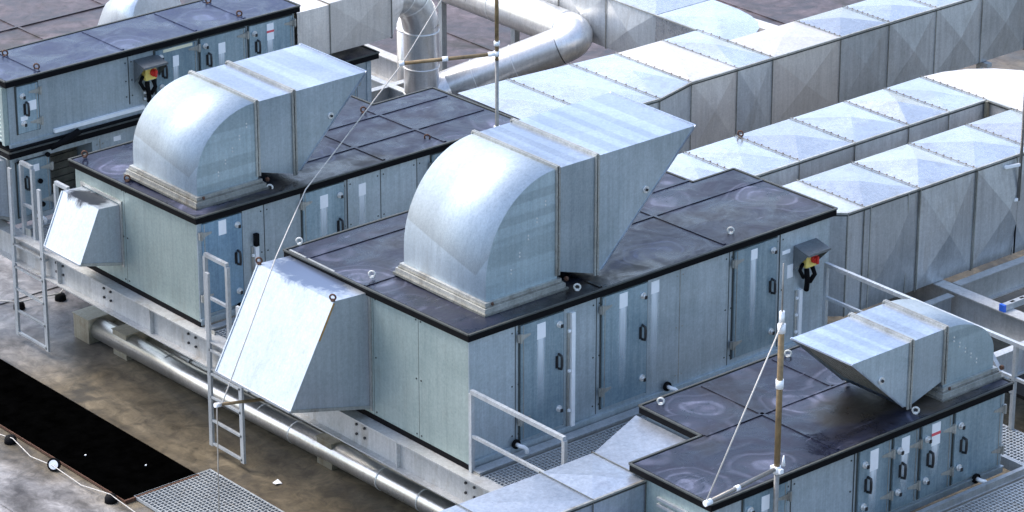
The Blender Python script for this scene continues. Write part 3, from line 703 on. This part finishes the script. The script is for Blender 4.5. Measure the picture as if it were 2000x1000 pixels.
def duct_U():
    u = thing('ventilation_duct', 'wide galvanised duct at right doubling back on itself in a U, cross-creased panels', 'duct', (6.7, 1.6, 1.65), 'rectangular ducts')
    y0, y1, z0, z1 = .21, 1.43, 1.66, 3.11
    xs = [6.78, 7.80, 8.89, 10.02, 10.95]
    for a, b in zip(xs[:-1], xs[1:]):
        xsec(u, a, b, y0, y1, z0, z1, ends=(False, False), h2=2.2); flange_x(u, b, y0, y1, z0, z1)
    flange_x(u, xs[0], y0, y1, z0, z1)
    # reducing nose beside the unit
    m = MB(); A = [(6.78, y0), (6.48, .21), (6.2, .45), (6.2, 1.3), (6.5, 1.43), (6.78, 1.43)]
    m.prism(A[::-1], z0, z1); m.build('duct_nose', 'ductside', u); 
    edge_strip(u, (6.48, .20), (11.0, .20), z1); edge_strip(u, (6.2, .45), (6.48, .20), z1)
    # vertical stiffener ribs on the big side
    m = MB()
    for x in (6.48, 6.9, 7.6, 7.83, 8.92, 9.7): m.bar((x, .205, z0), (x, .205, z1-.02), .03, .014)
    m.pieces('rib', 'trim', u)
    # second leg
    y2, y3 = 1.92, 3.15
    xs = [5.6, 6.35, 7.3, 8.35, 9.4, 10.2, 10.95]
    for a, b in zip(xs[:-1], xs[1:]):
        xsec(u, a, b, y2, y3, z0+.2, z1, ends=(a == xs[0], False)); flange_x(u, b, y2, y3, z0+.2, z1)
    edge_strip(u, (5.6, y2-.01), (10.95, y2-.01), z1)
    # bend
    C = (10.95, 1.68); pts = []
    for i in range(13):
        t = -math.pi/2+math.pi*i/12; rx, ry = 1.5, 1.47
        pts.append((C[0]+rx*math.cos(t), C[1]+ry*math.sin(t)))
    pts += [(10.95, y2), (10.98, y2-.03), (10.98, y1+.03), (10.95, y1)]
    m = MB(); n = len(pts)
    ctr = (11.5, 1.68)
    m.add([(*p, z1) for p in pts]+[(*ctr, z1+.04)], [(i, (i+1) % n, n) for i in range(n)])
    m.add([(*p, z0) for p in pts], [tuple(range(n))])
    m.add([(*p, z0) for p in pts]+[(*p, z1) for p in pts], [(i, (i+1) % n, n+(i+1) % n, n+i) for i in range(n)])
    m.build('duct_bend', 'ductwarm', u)
    edge_strip(u, (10.96, y1-.03), (10.96, y2+.03), z1)
    m = MB(); m.bar((10.93, y2-.05, z0+.1), (10.93, y2-.05, z1), .05, .05); m.pieces('rib', 'box', u)
    eye(u, 7.33, 3.08, z1, 'rust', 2.0)
duct_U()

def duct_long():
    u = thing('ventilation_duct', 'longest galvanised duct, running to the top right corner with a branch turning back behind it', 'duct', (8, 5.6, 1.9), 'rectangular ducts')
    z0, z1 = 2.0, 3.11
    secs = [(5.5, 5.0, 6.9, 6.4, 4.96, 6.88), (6.4, 4.96, 6.88, 7.5, 4.89, 6.78), (7.5, 4.89, 6.78, 8.3, 5.1, 6.7), (8.3, 5.1, 6.7, 9.2, 5.1, 6.69), (9.2, 5.1, 6.69, 9.91, 5.1, 6.69), (9.91, 5.1, 6.05, 11.3, 5.1, 6.05)]
    for i, (a, ya, yb, b, yc, yd) in enumerate(secs):
        xsec(u, a, b, ya, yb, z0, z1, 'ductwarm' if i in (3, 5) else 'duct', y0b=yc, y1b=yd, ends=(i == 0, i == 4)); flange_x(u, b, yc, yd, z0, z1)
        edge_strip(u, (a, ya-.01), (b, yc-.01), z1)
    x = 11.3; k = 0
    while x < 19:
        xsec(u, x, x+1.02, 5.1, 6.05, z0, z1, h2=1.6); flange_x(u, x+1.02, 5.1, 6.05, z0, z1); x += 1.02
    edge_strip(u, (11.3, 5.09), (19, 5.09), z1)
    # elbow
    pts = [(9.91, 6.055), (10.5, 6.055), (10.68, 6.17), (10.86, 6.38), (10.98, 6.65), (11.05, 7.0), (11.07, 7.6), (9.91, 7.6)]
    m = MB(); n = len(pts)
    m.add([(*p, z1-.004) for p in pts]+[(10.45, 6.85, z1+.035)], [(i, (i+1) % n, n) for i in range(n)])
    m.add([(*p, z0) for p in pts]+[(*p, z1-.004) for p in pts], [(i, (i+1) % n, n+(i+1) % n, n+i) for i in range(n)])
    m.build('duct_elbow', 'duct', u)
    y = 7.6
    while y < 16:
        xsec(u, y, y+1.1, 9.91, 11.07, z0+.3, z1, axis='y', h2=1.8); flange_x(u, y+1.1, 9.91, 11.07, z0+.3, z1, axis='y'); y += 1.1
    m = MB(); m.bar((9.9, 6.7, z1), (9.9, 16, z1), .03, .02); m.build('edge_trim', 'trim', u)
    m = MB()
    for x in (9.3, 11.5, 14.5, 17.5):
        m.bar((x, 5.2, 0), (x, 5.2, z0-.01), .08, .08); m.bar((x, 5.95, 0), (x, 5.95, z0-.01), .08, .08); m.box(x-.05, 5.0, z0-.08, x+.05, 6.15, z0-.012)
    m.pieces('support_trestle', 'steel', u)
duct_long()

def duct_upper():
    Y = 9.9
    u = thing('ventilation_duct', 'pale duct joining the stacked unit to the upright round pipe at top', 'duct', (5.5, 10.4, 2.85), 'rectangular ducts')
    z0, z1 = 2.87, 3.63
    xsec(u, 4.96, 5.55, Y, Y+1.0, z0, z1, 'ductwarm', .015); flange_x(u, 5.55, Y, Y+1.0, z0, z1, riv=False)
    xsec(u, 5.55, 6.7, Y, Y+1.0, z0, z1+.02, 'ductwarm', .03); flange_x(u, 6.7, Y, Y+1.0, z0, z1+.02, riv=False)
    # square-to-round
    r = .29; cx, cy, cz = 7.1, 10.4, 3.28; n = 24; m = MB(); sq = []; rd = []
    for i in range(n):
        t = 2*math.pi*i/n; c, s = math.cos(t), math.sin(t); k = 1/max(abs(c), abs(s))
        sq.append((6.7, Y+.5+.5*c*k, (z0+z1)/2+.39*s*k)); rd.append((cx, cy+r*c, cz+r*s))
    m.add(sq+rd, [(i, (i+1) % n, n+(i+1) % n, n+i) for i in range(n)]); m.build('square_to_round', 'ductwarm', u)
    # elbow of lobster-back segments and the vertical pipe
    p = [(7.1, 10.4, 3.28), (7.3, 10.4, 3.24), (7.48, 10.4, 3.12), (7.6, 10.4, 2.94), (7.66, 10.4, 2.72)]
    m = MB(); m.tube(p, .28, 24, 0, caps=False); m.build('round_elbow', 'pipe', u)
    m = MB(); m.tube([(7.66, 10.4, 2.72), (7.66, 10.4, 1.2)], .27, 28, 0, caps=False); m.build('vertical_pipe', 'pipe', u)
    m = MB()
    for a, b in ((p[1], p[2]), (p[2], p[3])):
        d = (Vector(b)-Vector(a)).normalized()*.012; m.tube([Vector(a)-d, Vector(a)+d], .292, 24, caps=False)
    for z in (2.62, 2.05, 1.62): m.tube([(7.66, 10.4, z), (7.66, 10.4, z+.022)], .28, 28)
    m.pieces('pipe_band', 'chrome', u)
duct_upper()

def duct_left_low():
    u = thing('ventilation_duct', 'flat bluish duct in the foreground flaring into the notch of the lower right unit', 'duct', (-.5, -2.6, 2.2), 'rectangular ducts')
    z1, z0 = 2.65, 2.22
    for a, b in ((-3.2, -2.0), (-2.0, -.8), (-.8, -.02)):
        xsec(u, a, b, -3.08, -2.2, z0, z1, 'ductblue', .015); flange_x(u, b, -3.08, -2.2, z0, z1, riv=False)
    edge_strip(u, (-3.2, -3.09), (0, -3.09), z1)
    m = MB(); m.prism([(0, -2.82), (1.02, -2.82), (1.02, -1.78), (0, -2.2)], z0, lambda x, y: z1-.002); m.build('flared_transition', 'ductblue', u)
    v = thing('ventilation_duct', 'lowest bluish duct at the bottom edge, entering the plain end of the lower right unit', 'duct', (-.5, -3.3, 1.8), 'rectangular ducts')
    xsec(v, -1.3, -.02, -3.75, -2.95, 1.75, 2.18, 'ductblue', .02); flange_x(v, -.04, -3.75, -2.95, 1.75, 2.18)
duct_left_low()

# ================================================================== round pipes
def round_pipes():
    u = thing('round_pipe', 'fat shiny spiral pipe at top centre, bending through a right angle', 'pipe', (9.5, 10.4, 1.5))
    A = Vector((8.12, 10.3, 1.62)); B = Vector((9.62, 8.86, 2.5)); r = .29
    MB().tube([(7.6, 10.4, 1.3), (7.72, 10.38, 1.44), (7.9, 10.35, 1.54), A], r, 28, caps=False).build('pipe_elbow', 'pipe', u)
    d = (B-A).normalized(); B0 = B-d*.42; e = Vector((0, 1, 0)); B1 = B+e*.42
    MB().tube([A, B0], r, 28, caps=False).build('pipe_length', 'pipe', u)
    bend = []
    for i in range(9):
        t = i/8; bend.append(B0*(1-t)**2+B*2*t*(1-t)+B1*t*t)
    MB().tube(bend, r, 28, caps=False).build('pipe_elbow', 'pipe', u)
    MB().tube([B1, B1+e*7], r, 28, caps=False).build('pipe_length', 'pipe', u)
    m = MB()
    for k in (.25, .6): p = A+(B0-A)*k; m.tube([p, p+d*.014], r+.006, 28)
    for k in (.02, 1.6): p = B1+e*k; m.tube([p, p+e*.014], r+.006, 28)
    m.pieces('pipe_band', 'chrome', u)
    m = MB()
    for p in ((9.62, 10.5), (9.62, 12.3), (9.62, 14.5)): m.box(p[0]-.05, p[1]-.05, 0, p[0]+.05, p[1]+.05, 2.5-r)
    m.pieces('pipe_foot', 'steel', u)
    b = MB(); b.tube([(8.35, 11.55, 0), (8.35, 11.55, 2.6)], .2, 24); b.tube([(8.35, 11.55, 2.2), (8.35, 11.55, 2.215)], .21, 24)
    tag(b.build('round_pipe', 'pipe'), 'second upright pipe, mostly hidden behind the first below the pale duct', 'pipe')
    # low pair under the frame
    P1 = [(.69, 8.95, .19), (.73, 6.2, .19), (.80, 3.6, .19), (.84, 1.4, .19), (.88, -.6, .19)]
    u = thing('round_pipe', 'thick shiny low pipe running out from the clad boxes in front of the steel frame', 'pipe', (1, 4, 0), 'low pipes')
    MB().tube(P1, .155, 24).build('pipe_length', 'pipeshine', u)
    m = MB()
    for y in (7.3, 5.95, 5.2, 4.5, 2.7, 1.9):
        f = (8.95-y)/(8.95+.6); x = .69+.19*f; m.tube([(x, y, .19), (x, y-.02, .19)], .16, 24)
    m.pieces('pipe_band', 'chrome', u)
    P2 = [(.95, 8.9, .15), (1.19, 3.6, .15), (1.36, -.6, .15)]
    v = thing('round_pipe', 'thinner brownish pipe running beside the thick low pipe', 'pipe', (1.3, 4, 0), 'low pipes')
    MB().tube(P2, .085, 18).build('pipe_length', 'pipeshine', v)
    m = MB()
    for y in (7.2, 6.6, 5.9, 3.1, 2.2):
        x = .95+.41*(8.9-y)/9.5; m.tube([(x, y, .15), (x, y-.02, .15)], .09, 18)
    m.pieces('pipe_band', 'chrome', v)
    for (x, y0, y1, h, lab) in ((.50, 8.93, 9.3, .36, 'first clad box at the far left end of the low pipes'), (.59, 8.14, 8.46, .37, 'middle clad box that the low pipes pass through'), (.68, 3.62, 3.93, .37, 'clad box on the low pipes below the large white hood')):
        t = thing('pipe_box', lab, 'box', (x, y0, 0), 'metal clad boxes on the low pipes')
        MB().box(x, y0, 0, x+.7, y1, h).build('cladding', 'box', t)
        MB().box(x-.012, y0-.012, h, x+.76, y1+.012, h+.012).build('box_lid', 'box', t)
round_pipes()

# ================================================================== steel frame, beams
def ibeam(par, a, b, z0, z1, fw=.16, axis='y', c=0.0, mat='beam', name='steel_beam'):
    m = MB(); t = .018; h = fw/2
    def B(p, q, r, s, zz0, zz1):
        if axis == 'y': m.box(p, r, zz0, q, s, zz1)
        else: m.box(r, p, zz0, s, q, zz1)
    B(c-h, c+h, a, b, z1-t, z1); B(c-h, c+h, a, b, z0, z0+t); B(c-.008, c+.008, a, b, z0+t, z1-t)
    return m.build(name, mat, par)
def frame():
    u = thing('steel_frame', 'galvanised steel platform frame that carries the air handling units', 'frame', (0, 4, 1.2))
    ibeam(u, -3.1, 14, 1.2, 1.6, .2, 'y', -.09, 'beam')
    ibeam(u, -12, 16, 1.25, 1.65, .2, 'y', 8.28)
    ibeam(u, 7.2, 16, 1.35, 1.63, .12, 'y', 7.5, 'steel')
    for y in (-4.32, -1.82, -.14, 3.5, 5.32, 8.35, 9.72, 11.0): ibeam(u, .0, 8.15, 1.22, 1.618, .12, 'x', y, 'steel')
    m = MB()
    for y in (8.7, 7.55, 5.6, 2.05, -.05):     # splice plates with bolts
        for dy in (0, .16):
            for dz in (-.07, .06):
                m.disc((-.1, y-dy, 1.42+dz), (-1, 0, 0), .018, .02, 6)
    m.pieces('bolt', 'handle', u)
    m = MB()
    for y in (6.4, 8.6, 1.2): m.box(-.16, y, 1.225, -.1, y+.012, 1.575)
    m.pieces('stiffener', 'beam', u)
    m = MB()
    for x, y in ((1.3, 8.42), (1.5, 3.92), (8.28, 1.0), (8.28, 8), (8.28, -3.5), (8.28, 13), (4.5, 3.5), (4.5, 8.35), (4.5, -1.82)): m.bar((x, y, .0), (x, y, 1.21), .16, .16)
    m.pieces('column', 'steel', u)
    MB().box(-.02, -.2, 1.625, 3.0, -.055, 1.635).build('top_plate', 'steel', u)
    # channel with holes beside the lower right unit
    m = MB(); m.box(-.1, -4.36, 1.56, 4.98, -4.30, 1.70); m.build('edge_channel', 'steel', u)
    m = MB(); m.box(4.92, -4.30, 1.56, 4.98, -3.3, 1.70); m.build('edge_channel', 'steel', u)
    # deck channel beam notch at the lower right unit
    s = thing('strut_channel', 'short perforated channel with a blue end cap lying on the far beam', 'channel', (8.3, -1.0, 1.65))
    MB().box(8.22, -1.04, 1.655, 10.6, -.96, 1.74).build('channel', 'steel', s)
    MB().box(8.18, -1.045, 1.652, 8.22, -.955, 1.745).build('end_cap', 'blue', s)
    m = MB()
    for i in range(12): m.box(8.35+i*.18, -1.02, 1.74, 8.42+i*.18, -.98, 1.742)
    m.pieces('slot', 'void', s)
    d = thing('steel_beam', 'rusty steel beam crossing under the duct end at right edge', 'beam', (9, .1, 1.3))
    ibeam(d, 8.42, 13, 1.25, 1.64, .14, 'x', .02, 'beam')
    MB().box(8.5, -3.5, .35, 13, -.15, .40).build('x', 'void').name = 'dark_area_slab'  # near-black slab covering the dark area beyond the far beam
frame()
o = bpy.data.objects['dark_area_slab']; tag(o, 'low near-black slab beyond the far beam at the right edge', 'panel')

# ================================================================== gratings
def grating(x0, y0, x1, y1, z, label, pitch=.055, group='walkway gratings', lip=True):
    u = thing('walkway_grating', label, 'grating', (x0, y0, z-.04), group)
    m = MB(); y = y0
    n = int((y1-y0)/pitch)
    for i in range(n+1): yy = y0+(y1-y0)*i/n; m.box(x0, yy-.006, z-.03, x1, yy+.006, z)
    n = int((x1-x0)/pitch)
    for i in range(n+1): xx = x0+(x1-x0)*i/n; m.box(xx-.006, y0, z-.026, xx+.006, y1, z-.002)
    m.build('grating_mesh', 'steel', u)
    if lip:
        m = MB(); m.box(x0-.012, y0-.012, z-.04, x1+.012, y0-.007, z+.004); m.box(x0-.012, y1+.007, z-.04, x1+.012, y1+.012, z+.004)
        m.box(x0-.012, y0-.007, z-.04, x0-.007, y1+.007, z+.004); m.box(x1+.007, y0-.007, z-.04, x1+.012, y1+.007, z+.004)
        m.build('grating_border', 'steel', u)
    return u
grating(.02, -1.74, 3.2, -.24, 1.60, 'walkway grating behind the railing, between the centre unit and the lower right unit')
grating(.02, 3.62, 5.0, 5.2, 1.60, 'walkway grating between the centre unit and the unit left of it')
grating(.02, 8.46, 4.2, 9.62, 1.60, 'walkway grating at the top of the far left ladder')
grating(4.3, 7.4, 7.42, 9.3, 1.55, 'grating glimpsed below the pale duct near the upright pipe')
grating(4.99, -4.95, 5.7, -1.2, 1.62, 'grating at right of the lower right unit')
grating(-.1, -4.98, 4.95, -4.44, 1.62, 'narrow grating strip along the door side of the lower right unit')
g = grating(-1.72, -.6, -.56, 4.57, .05, 'grating laid on the roof at the end of the black mat', .06)

# ================================================================== ladders, guards, rails
def ladder(ya, yb, x, label, ztop):
    u = thing('ladder', label, 'ladder', (x, (ya+yb)/2, 0), 'access ladders')
    for y in (ya, yb):
        m = MB(); m.bar((x, y+(.03 if y == ya else .0), .1), (x, y, ztop[0 if y == ya else 1]), .07, .035); m.pieces('stile', 'steel', u)
    for i in range(8):
        z = .14+.335*i
        if z < 1.5: MB().bar((x, ya, z), (x, yb, z), .035, .03).build('rung', 'steel', u)
    m = MB()
    for y in (ya, yb): m.bar((x, y, 1.45), (x+.14, y, 1.45), .05, .02)
    m.pieces('bracket', 'steel', u)
ladder(9.64, 8.92, -.18, 'far left ladder up to the platform, near the stacked unit', (2.60, 2.50))
ladder(5.02, 4.36, -.18, 'ladder left of the large white intake hood', (2.55, 2.3))
def guard(pts, z0, z1, mid, label, name='guard_rail', w=.05, group='guard rails', brace=None, posts=None):
    u = thing(name, label, 'railing', (pts[0][0], pts[0][1], z0), group)
    for p in (posts or pts): MB().bar((*p, z0), (*p, z1-w/2), w, w).build('post', 'steel', u)
    m = MB(); m.bar((*pts[0], z1), (*pts[-1], z1), w, w); m.build('top_rail', 'steel', u)
    if mid: m = MB(); m.bar((*pts[0], mid), (*pts[-1], mid), w*.75, w*.75); m.build('mid_rail', 'steel', u)
    if brace: MB().bar(*brace, .06, .03).build('brace', 'steel', u)
    m = MB()
    for p in (posts or pts)[:1]: m.box(p[0]-.01, p[1]-.16, z0+.0, p[0]+.008, p[1]-.03, z0+.2)
    m.build('foot_plate', 'trim', u)
guard([(-.02, 9.60), (-.02, 9.32)], 1.5, 2.66, 2.05, 'little guard hoop left of the far left ladder')
guard([(-.02, 8.74), (-.02, 8.44)], 1.5, 2.62, 2.05, 'little guard hoop right of the far left ladder')
guard([(-.02, 5.28), (-.02, 4.80)], 1.45, 2.68, 2.10, 'guard hoop beside the blue door and ladder')
guard([(-.02, 4.22), (-.02, 3.9)], 1.45, 2.62, 2.10, 'guard hoop showing just above the white intake hood')
guard([(-.02, -.06), (-.02, -1.72)], 1.42, 2.65, 2.08, 'railing across the walkway end in front of the centre unit')
guard([(5.69, -.2), (5.69, -6)], 1.55, 2.75, 2.3, 'long railing running down the right side past the small cowl', posts=[(5.69, -.22), (5.69, -3.42), (5.69, -5.8)], brace=((5.69, -2.9, 2.62), (5.69, -3.4, 2.1)))

# ================================================================== poles, arms, ropes
def pole_far():
    u = thing('lightning_pole', 'slim pole rising past the top edge behind the centre cowl', 'pole', (4.93, 5.36, 1.6), 'lightning protection poles')
    x, y = 4.93, 5.36
    MB().tube([(x, y, 1.6), (x, y, 4.15)], .026, 10).build('pole_foot', 'polegrey', u)
    MB().tube([(x, y, 4.15), (x, y, 6.2)], .028, 10).build('pole_shaft', 'polebrown', u)
    m = MB(); m.tube([(x, y, 4.21), (x, y, 4.28)], .042, 10); m.tube([(x, y, 4.36), (x, y, 4.42)], .042, 10); m.tube([(x, y, 3.14), (x, y, 3.2)], .045, 10); m.pieces('clamp', 'white', u)
    a, b = Vector((x, y, 4.24)), Vector((3.88, 6.08, 4.15))
    MB().tube([a, b], .026, 10).build('side_arm', 'polebrown', u)
    d = (b-a).normalized(); m = MB(); m.tube([b-d*.02, b+d*.05], .035, 10); c = a+(b-a)*.55; m.tube([c-d*.04, c+d*.04], .036, 10); m.tube([a+d*.02, a+d*.12], .036, 10); m.pieces('clamp', 'white', u)
    r = MB(); r.tube([(4.75, 5.95, 5.4), (4.37, 5.85, 5.0), (3.90, 6.09, 4.17), (3.80, 6.08, 4.09), (1.62, 5.3, 3.14), (1.50, 5.28, 2.98), (-.76, 2.72, 3.67), (-1.46, 2.95, 1.86), (-1.46, 3.07, 1.785), (-1.24, 3.43, .02)], .0085, 7)
    tag(r.build('rope', 'rope'), 'pale rope slung from the far pole down across the white intake hood', 'rope')
    k = thing('rope_bracket', 'short dark arm holding the rope below the white intake hood', 'bracket', (-1.25, 3.2, 1.6))
    MB().tube([(-1.44, 3.07, 1.785), (-.1, 3.12, 1.5)], .022, 8).build('arm', 'polebrown', k)
    MB().tube([(-1.49, 3.07, 1.79), (-1.41, 3.07, 1.775)], .032, 8).build('clamp', 'white', k)
def pole_near():
    u = thing('lightning_pole', 'weathered upright pole in front of the lower right unit, with thin tip rod', 'pole', (1.2, -4.25, 1.6), 'lightning protection poles')
    x, y = .85, -4.26
    MB().tube([(x, y, 1.2), (x, y, 2.98)], .03, 10).build('pole_foot', 'polegrey', u)
    MB().tube([(x, y, 2.98), (x, y, 4.62)], .034, 10).build('pole_shaft', 'polebrown', u)
    MB().tube([(x, y, 4.62), (x, y, 4.84)], .03, 10).build('tip_socket', 'chrome', u)
    MB().tube([(x, y, 4.8), (x, y, 5.4)], [.011, .008], 8).build('tip_rod', 'polegrey', u)
    m = MB()
    for z in (3.98, 4.64): m.tube([(x, y, z-.05), (x, y, z+.05)], .046, 12)
    m.pieces('insulator', 'white', u)
    m = MB(); m.tube([(x, y, 2.90), (x, y, 2.99)], .046, 10); m.box(x-.026, y-.08, 2.92, x+.026, y+.08, 2.97); m.tube([(x+.1, y, 2.96), (x+.1, y, 3.08)], [.024, .008], 8); m.pieces('clamp', 'white', u)
    a, b = Vector((x, y, 2.96)), Vector((-.2, y, 2.88))
    MB().tube([a, b], .025, 10).build('side_arm', 'polegrey', u)
    m = MB(); m.tube([b+Vector((-.03, 0, 0)), b+Vector((.06, 0, 0))], .036, 10); c = a+(b-a)*.6; m.tube([c, c+Vector((.06, 0, 0))], .034, 10); m.pieces('clamp', 'white', u)
    r = MB(); r.tube([(x-.02, y-.03, 4.72), (-.2, y, 2.92)], .009, 7); tag(r.build('rope', 'rope'), 'taut rope from the near pole tip down to its side arm', 'rope')
pole_far(); pole_near()
def edge_post():
    u = thing('standpipe', 'thin galvanised post with clamps fixed to the duct at right edge', 'post', (9.66, .12, 2.3))
    MB().tube([(9.68, .12, 2.48), (9.70, .12, 5.2)], .022, 10).build('tube', 'polegrey', u)
    m = MB()
    for z in (2.5, 3.0): m.bar((9.68, .12, z), (9.45, .17, z), .03, .04); m.disc((9.46, .2, z), (0, -1, 0), .03, .04, 8)
    m.pieces('clamp', 'white', u)
    m = MB(); m.tube([(9.69, .15, 2.45), (9.69, .15, 1.7)], .012, 6); m.build('cable', 'black', u)
edge_post()

# ================================================================== roof clutter
def clutter():
    m = MB(); m.box(-1.88, 4.56, .02, -.76, 13, .05); tag(m.build('roof_mat', 'felt'), 'long pitch black mat lying on the roof at lower left', 'mat')
    m = MB(); m.box(-1.89, 4.535, .004, -.75, 4.56, .052); m.bar((-1.89, 4.54, .03), (-1.89, 13, .03), .012, .03)
    tag(m.build('mat_edging', 'rust'), 'rusty edging strip along the black mat', 'edging')
    m = MB(); m.tube([(-2.0, 9.5, .06), (-2.06, 7.2, .05), (-2.05, 6.9, .1), (-2.1, 6.4, .04), (-2.08, 5.9, .09), (-2.05, 5.3, .03), (-1.99, 4.74, .1), (-1.96, 4.2, .03), (-1.8, 2.5, .03)], .0065, 6)
    tag(m.build('earth_cable', 'rope'), 'pale earthing cable lying beside the black mat', 'cable')
    for i, (x, y, lab) in enumerate(((-2.03, 6.99, 'black rubber block carrying the cable at the far end of the mat'), (-1.99, 4.72, 'black rubber block carrying the cable near the grating'), (.44, 10.62, 'small black block left of the far left ladder foot'), (1.06, 10.5, 'small black block right of the far left ladder'))):
        m = MB(); m.tube([(x, y, 0), (x, y, .05), (x, y, .09), (x, y, .1)], [.085, .082, .065, .02], 16); tag(m.build('cable_block', 'black'), lab, 'block', 'rubber cable blocks')
    t = thing('cable_block', 'round block tipped on edge showing its white underside, beside the mat', 'block', (-2.08, 5.92, 0), 'rubber cable blocks')
    c = Vector((-2.06, 5.92, .09)); d = Vector((-.75, -.55, .35)).normalized()
    MB().tube([c+d*.0, c-d*.06, c-d*.08], [.09, .08, .03], 16).build('block_body', 'black', t); MB().disc(c+d*.001, d, .062, .006, 18).build('white_base', 'white', t)
    m = MB(); m.tube([(.0, 11.4, .05), (.3, 10.95, .05), (.44, 10.62, .1), (1.06, 10.5, .1), (1.3, 10.75, .05), (1.5, 11.5, .05)], .012, 6)
    tag(m.build('earth_cable', 'rope'), 'thin cable between the two small blocks at far left', 'cable')
    m = MB(); m.add([(-.12, 3.82, .008), (-.02, 3.84, .02), (-.04, 3.72, .01), (-.14, 3.73, .03), (-.12, 3.82, .0), (-.02, 3.84, .012), (-.04, 3.72, .002), (-.14, 3.73, .022)], [(0, 1, 2), (0, 2, 3), (4, 6, 5), (4, 7, 6)])
    tag(m.build('paper_scrap', 'sticker'), 'crumpled white scrap on the stained roof below the pipes', 'litter')
    for i, (x, y) in enumerate(((-1.12, 5.2), (-1.55, 5.95))):
        m = MB(); m.tube([(x, y, .05), (x, y, .062)], [.015, .010], 7); tag(m.build('paper_scrap', 'sticker'), ('larger' if i == 0 else 'smaller')+' white speck on the black mat', 'litter')
    m = MB(); m.bar((16.6, 14.2, .12), (17.0, 8.4, .12), .3, .2); tag(m.build('kerb', 'ductwarm'), 'pale kerb strip on the roof at the top right', 'kerb')
    m = MB(); m.tube([(4.3, 13.5, 0), (4.3, 13.5, 2.4), (4.32, 13.3, 2.75), (4.3, 12.9, 3.0), (4.3, 12.5, 3.05)], .45, 24); tag(m.build('vent_bend', 'intake'), 'white rounded vent peeping over the stacked unit', 'vent')
clutter()
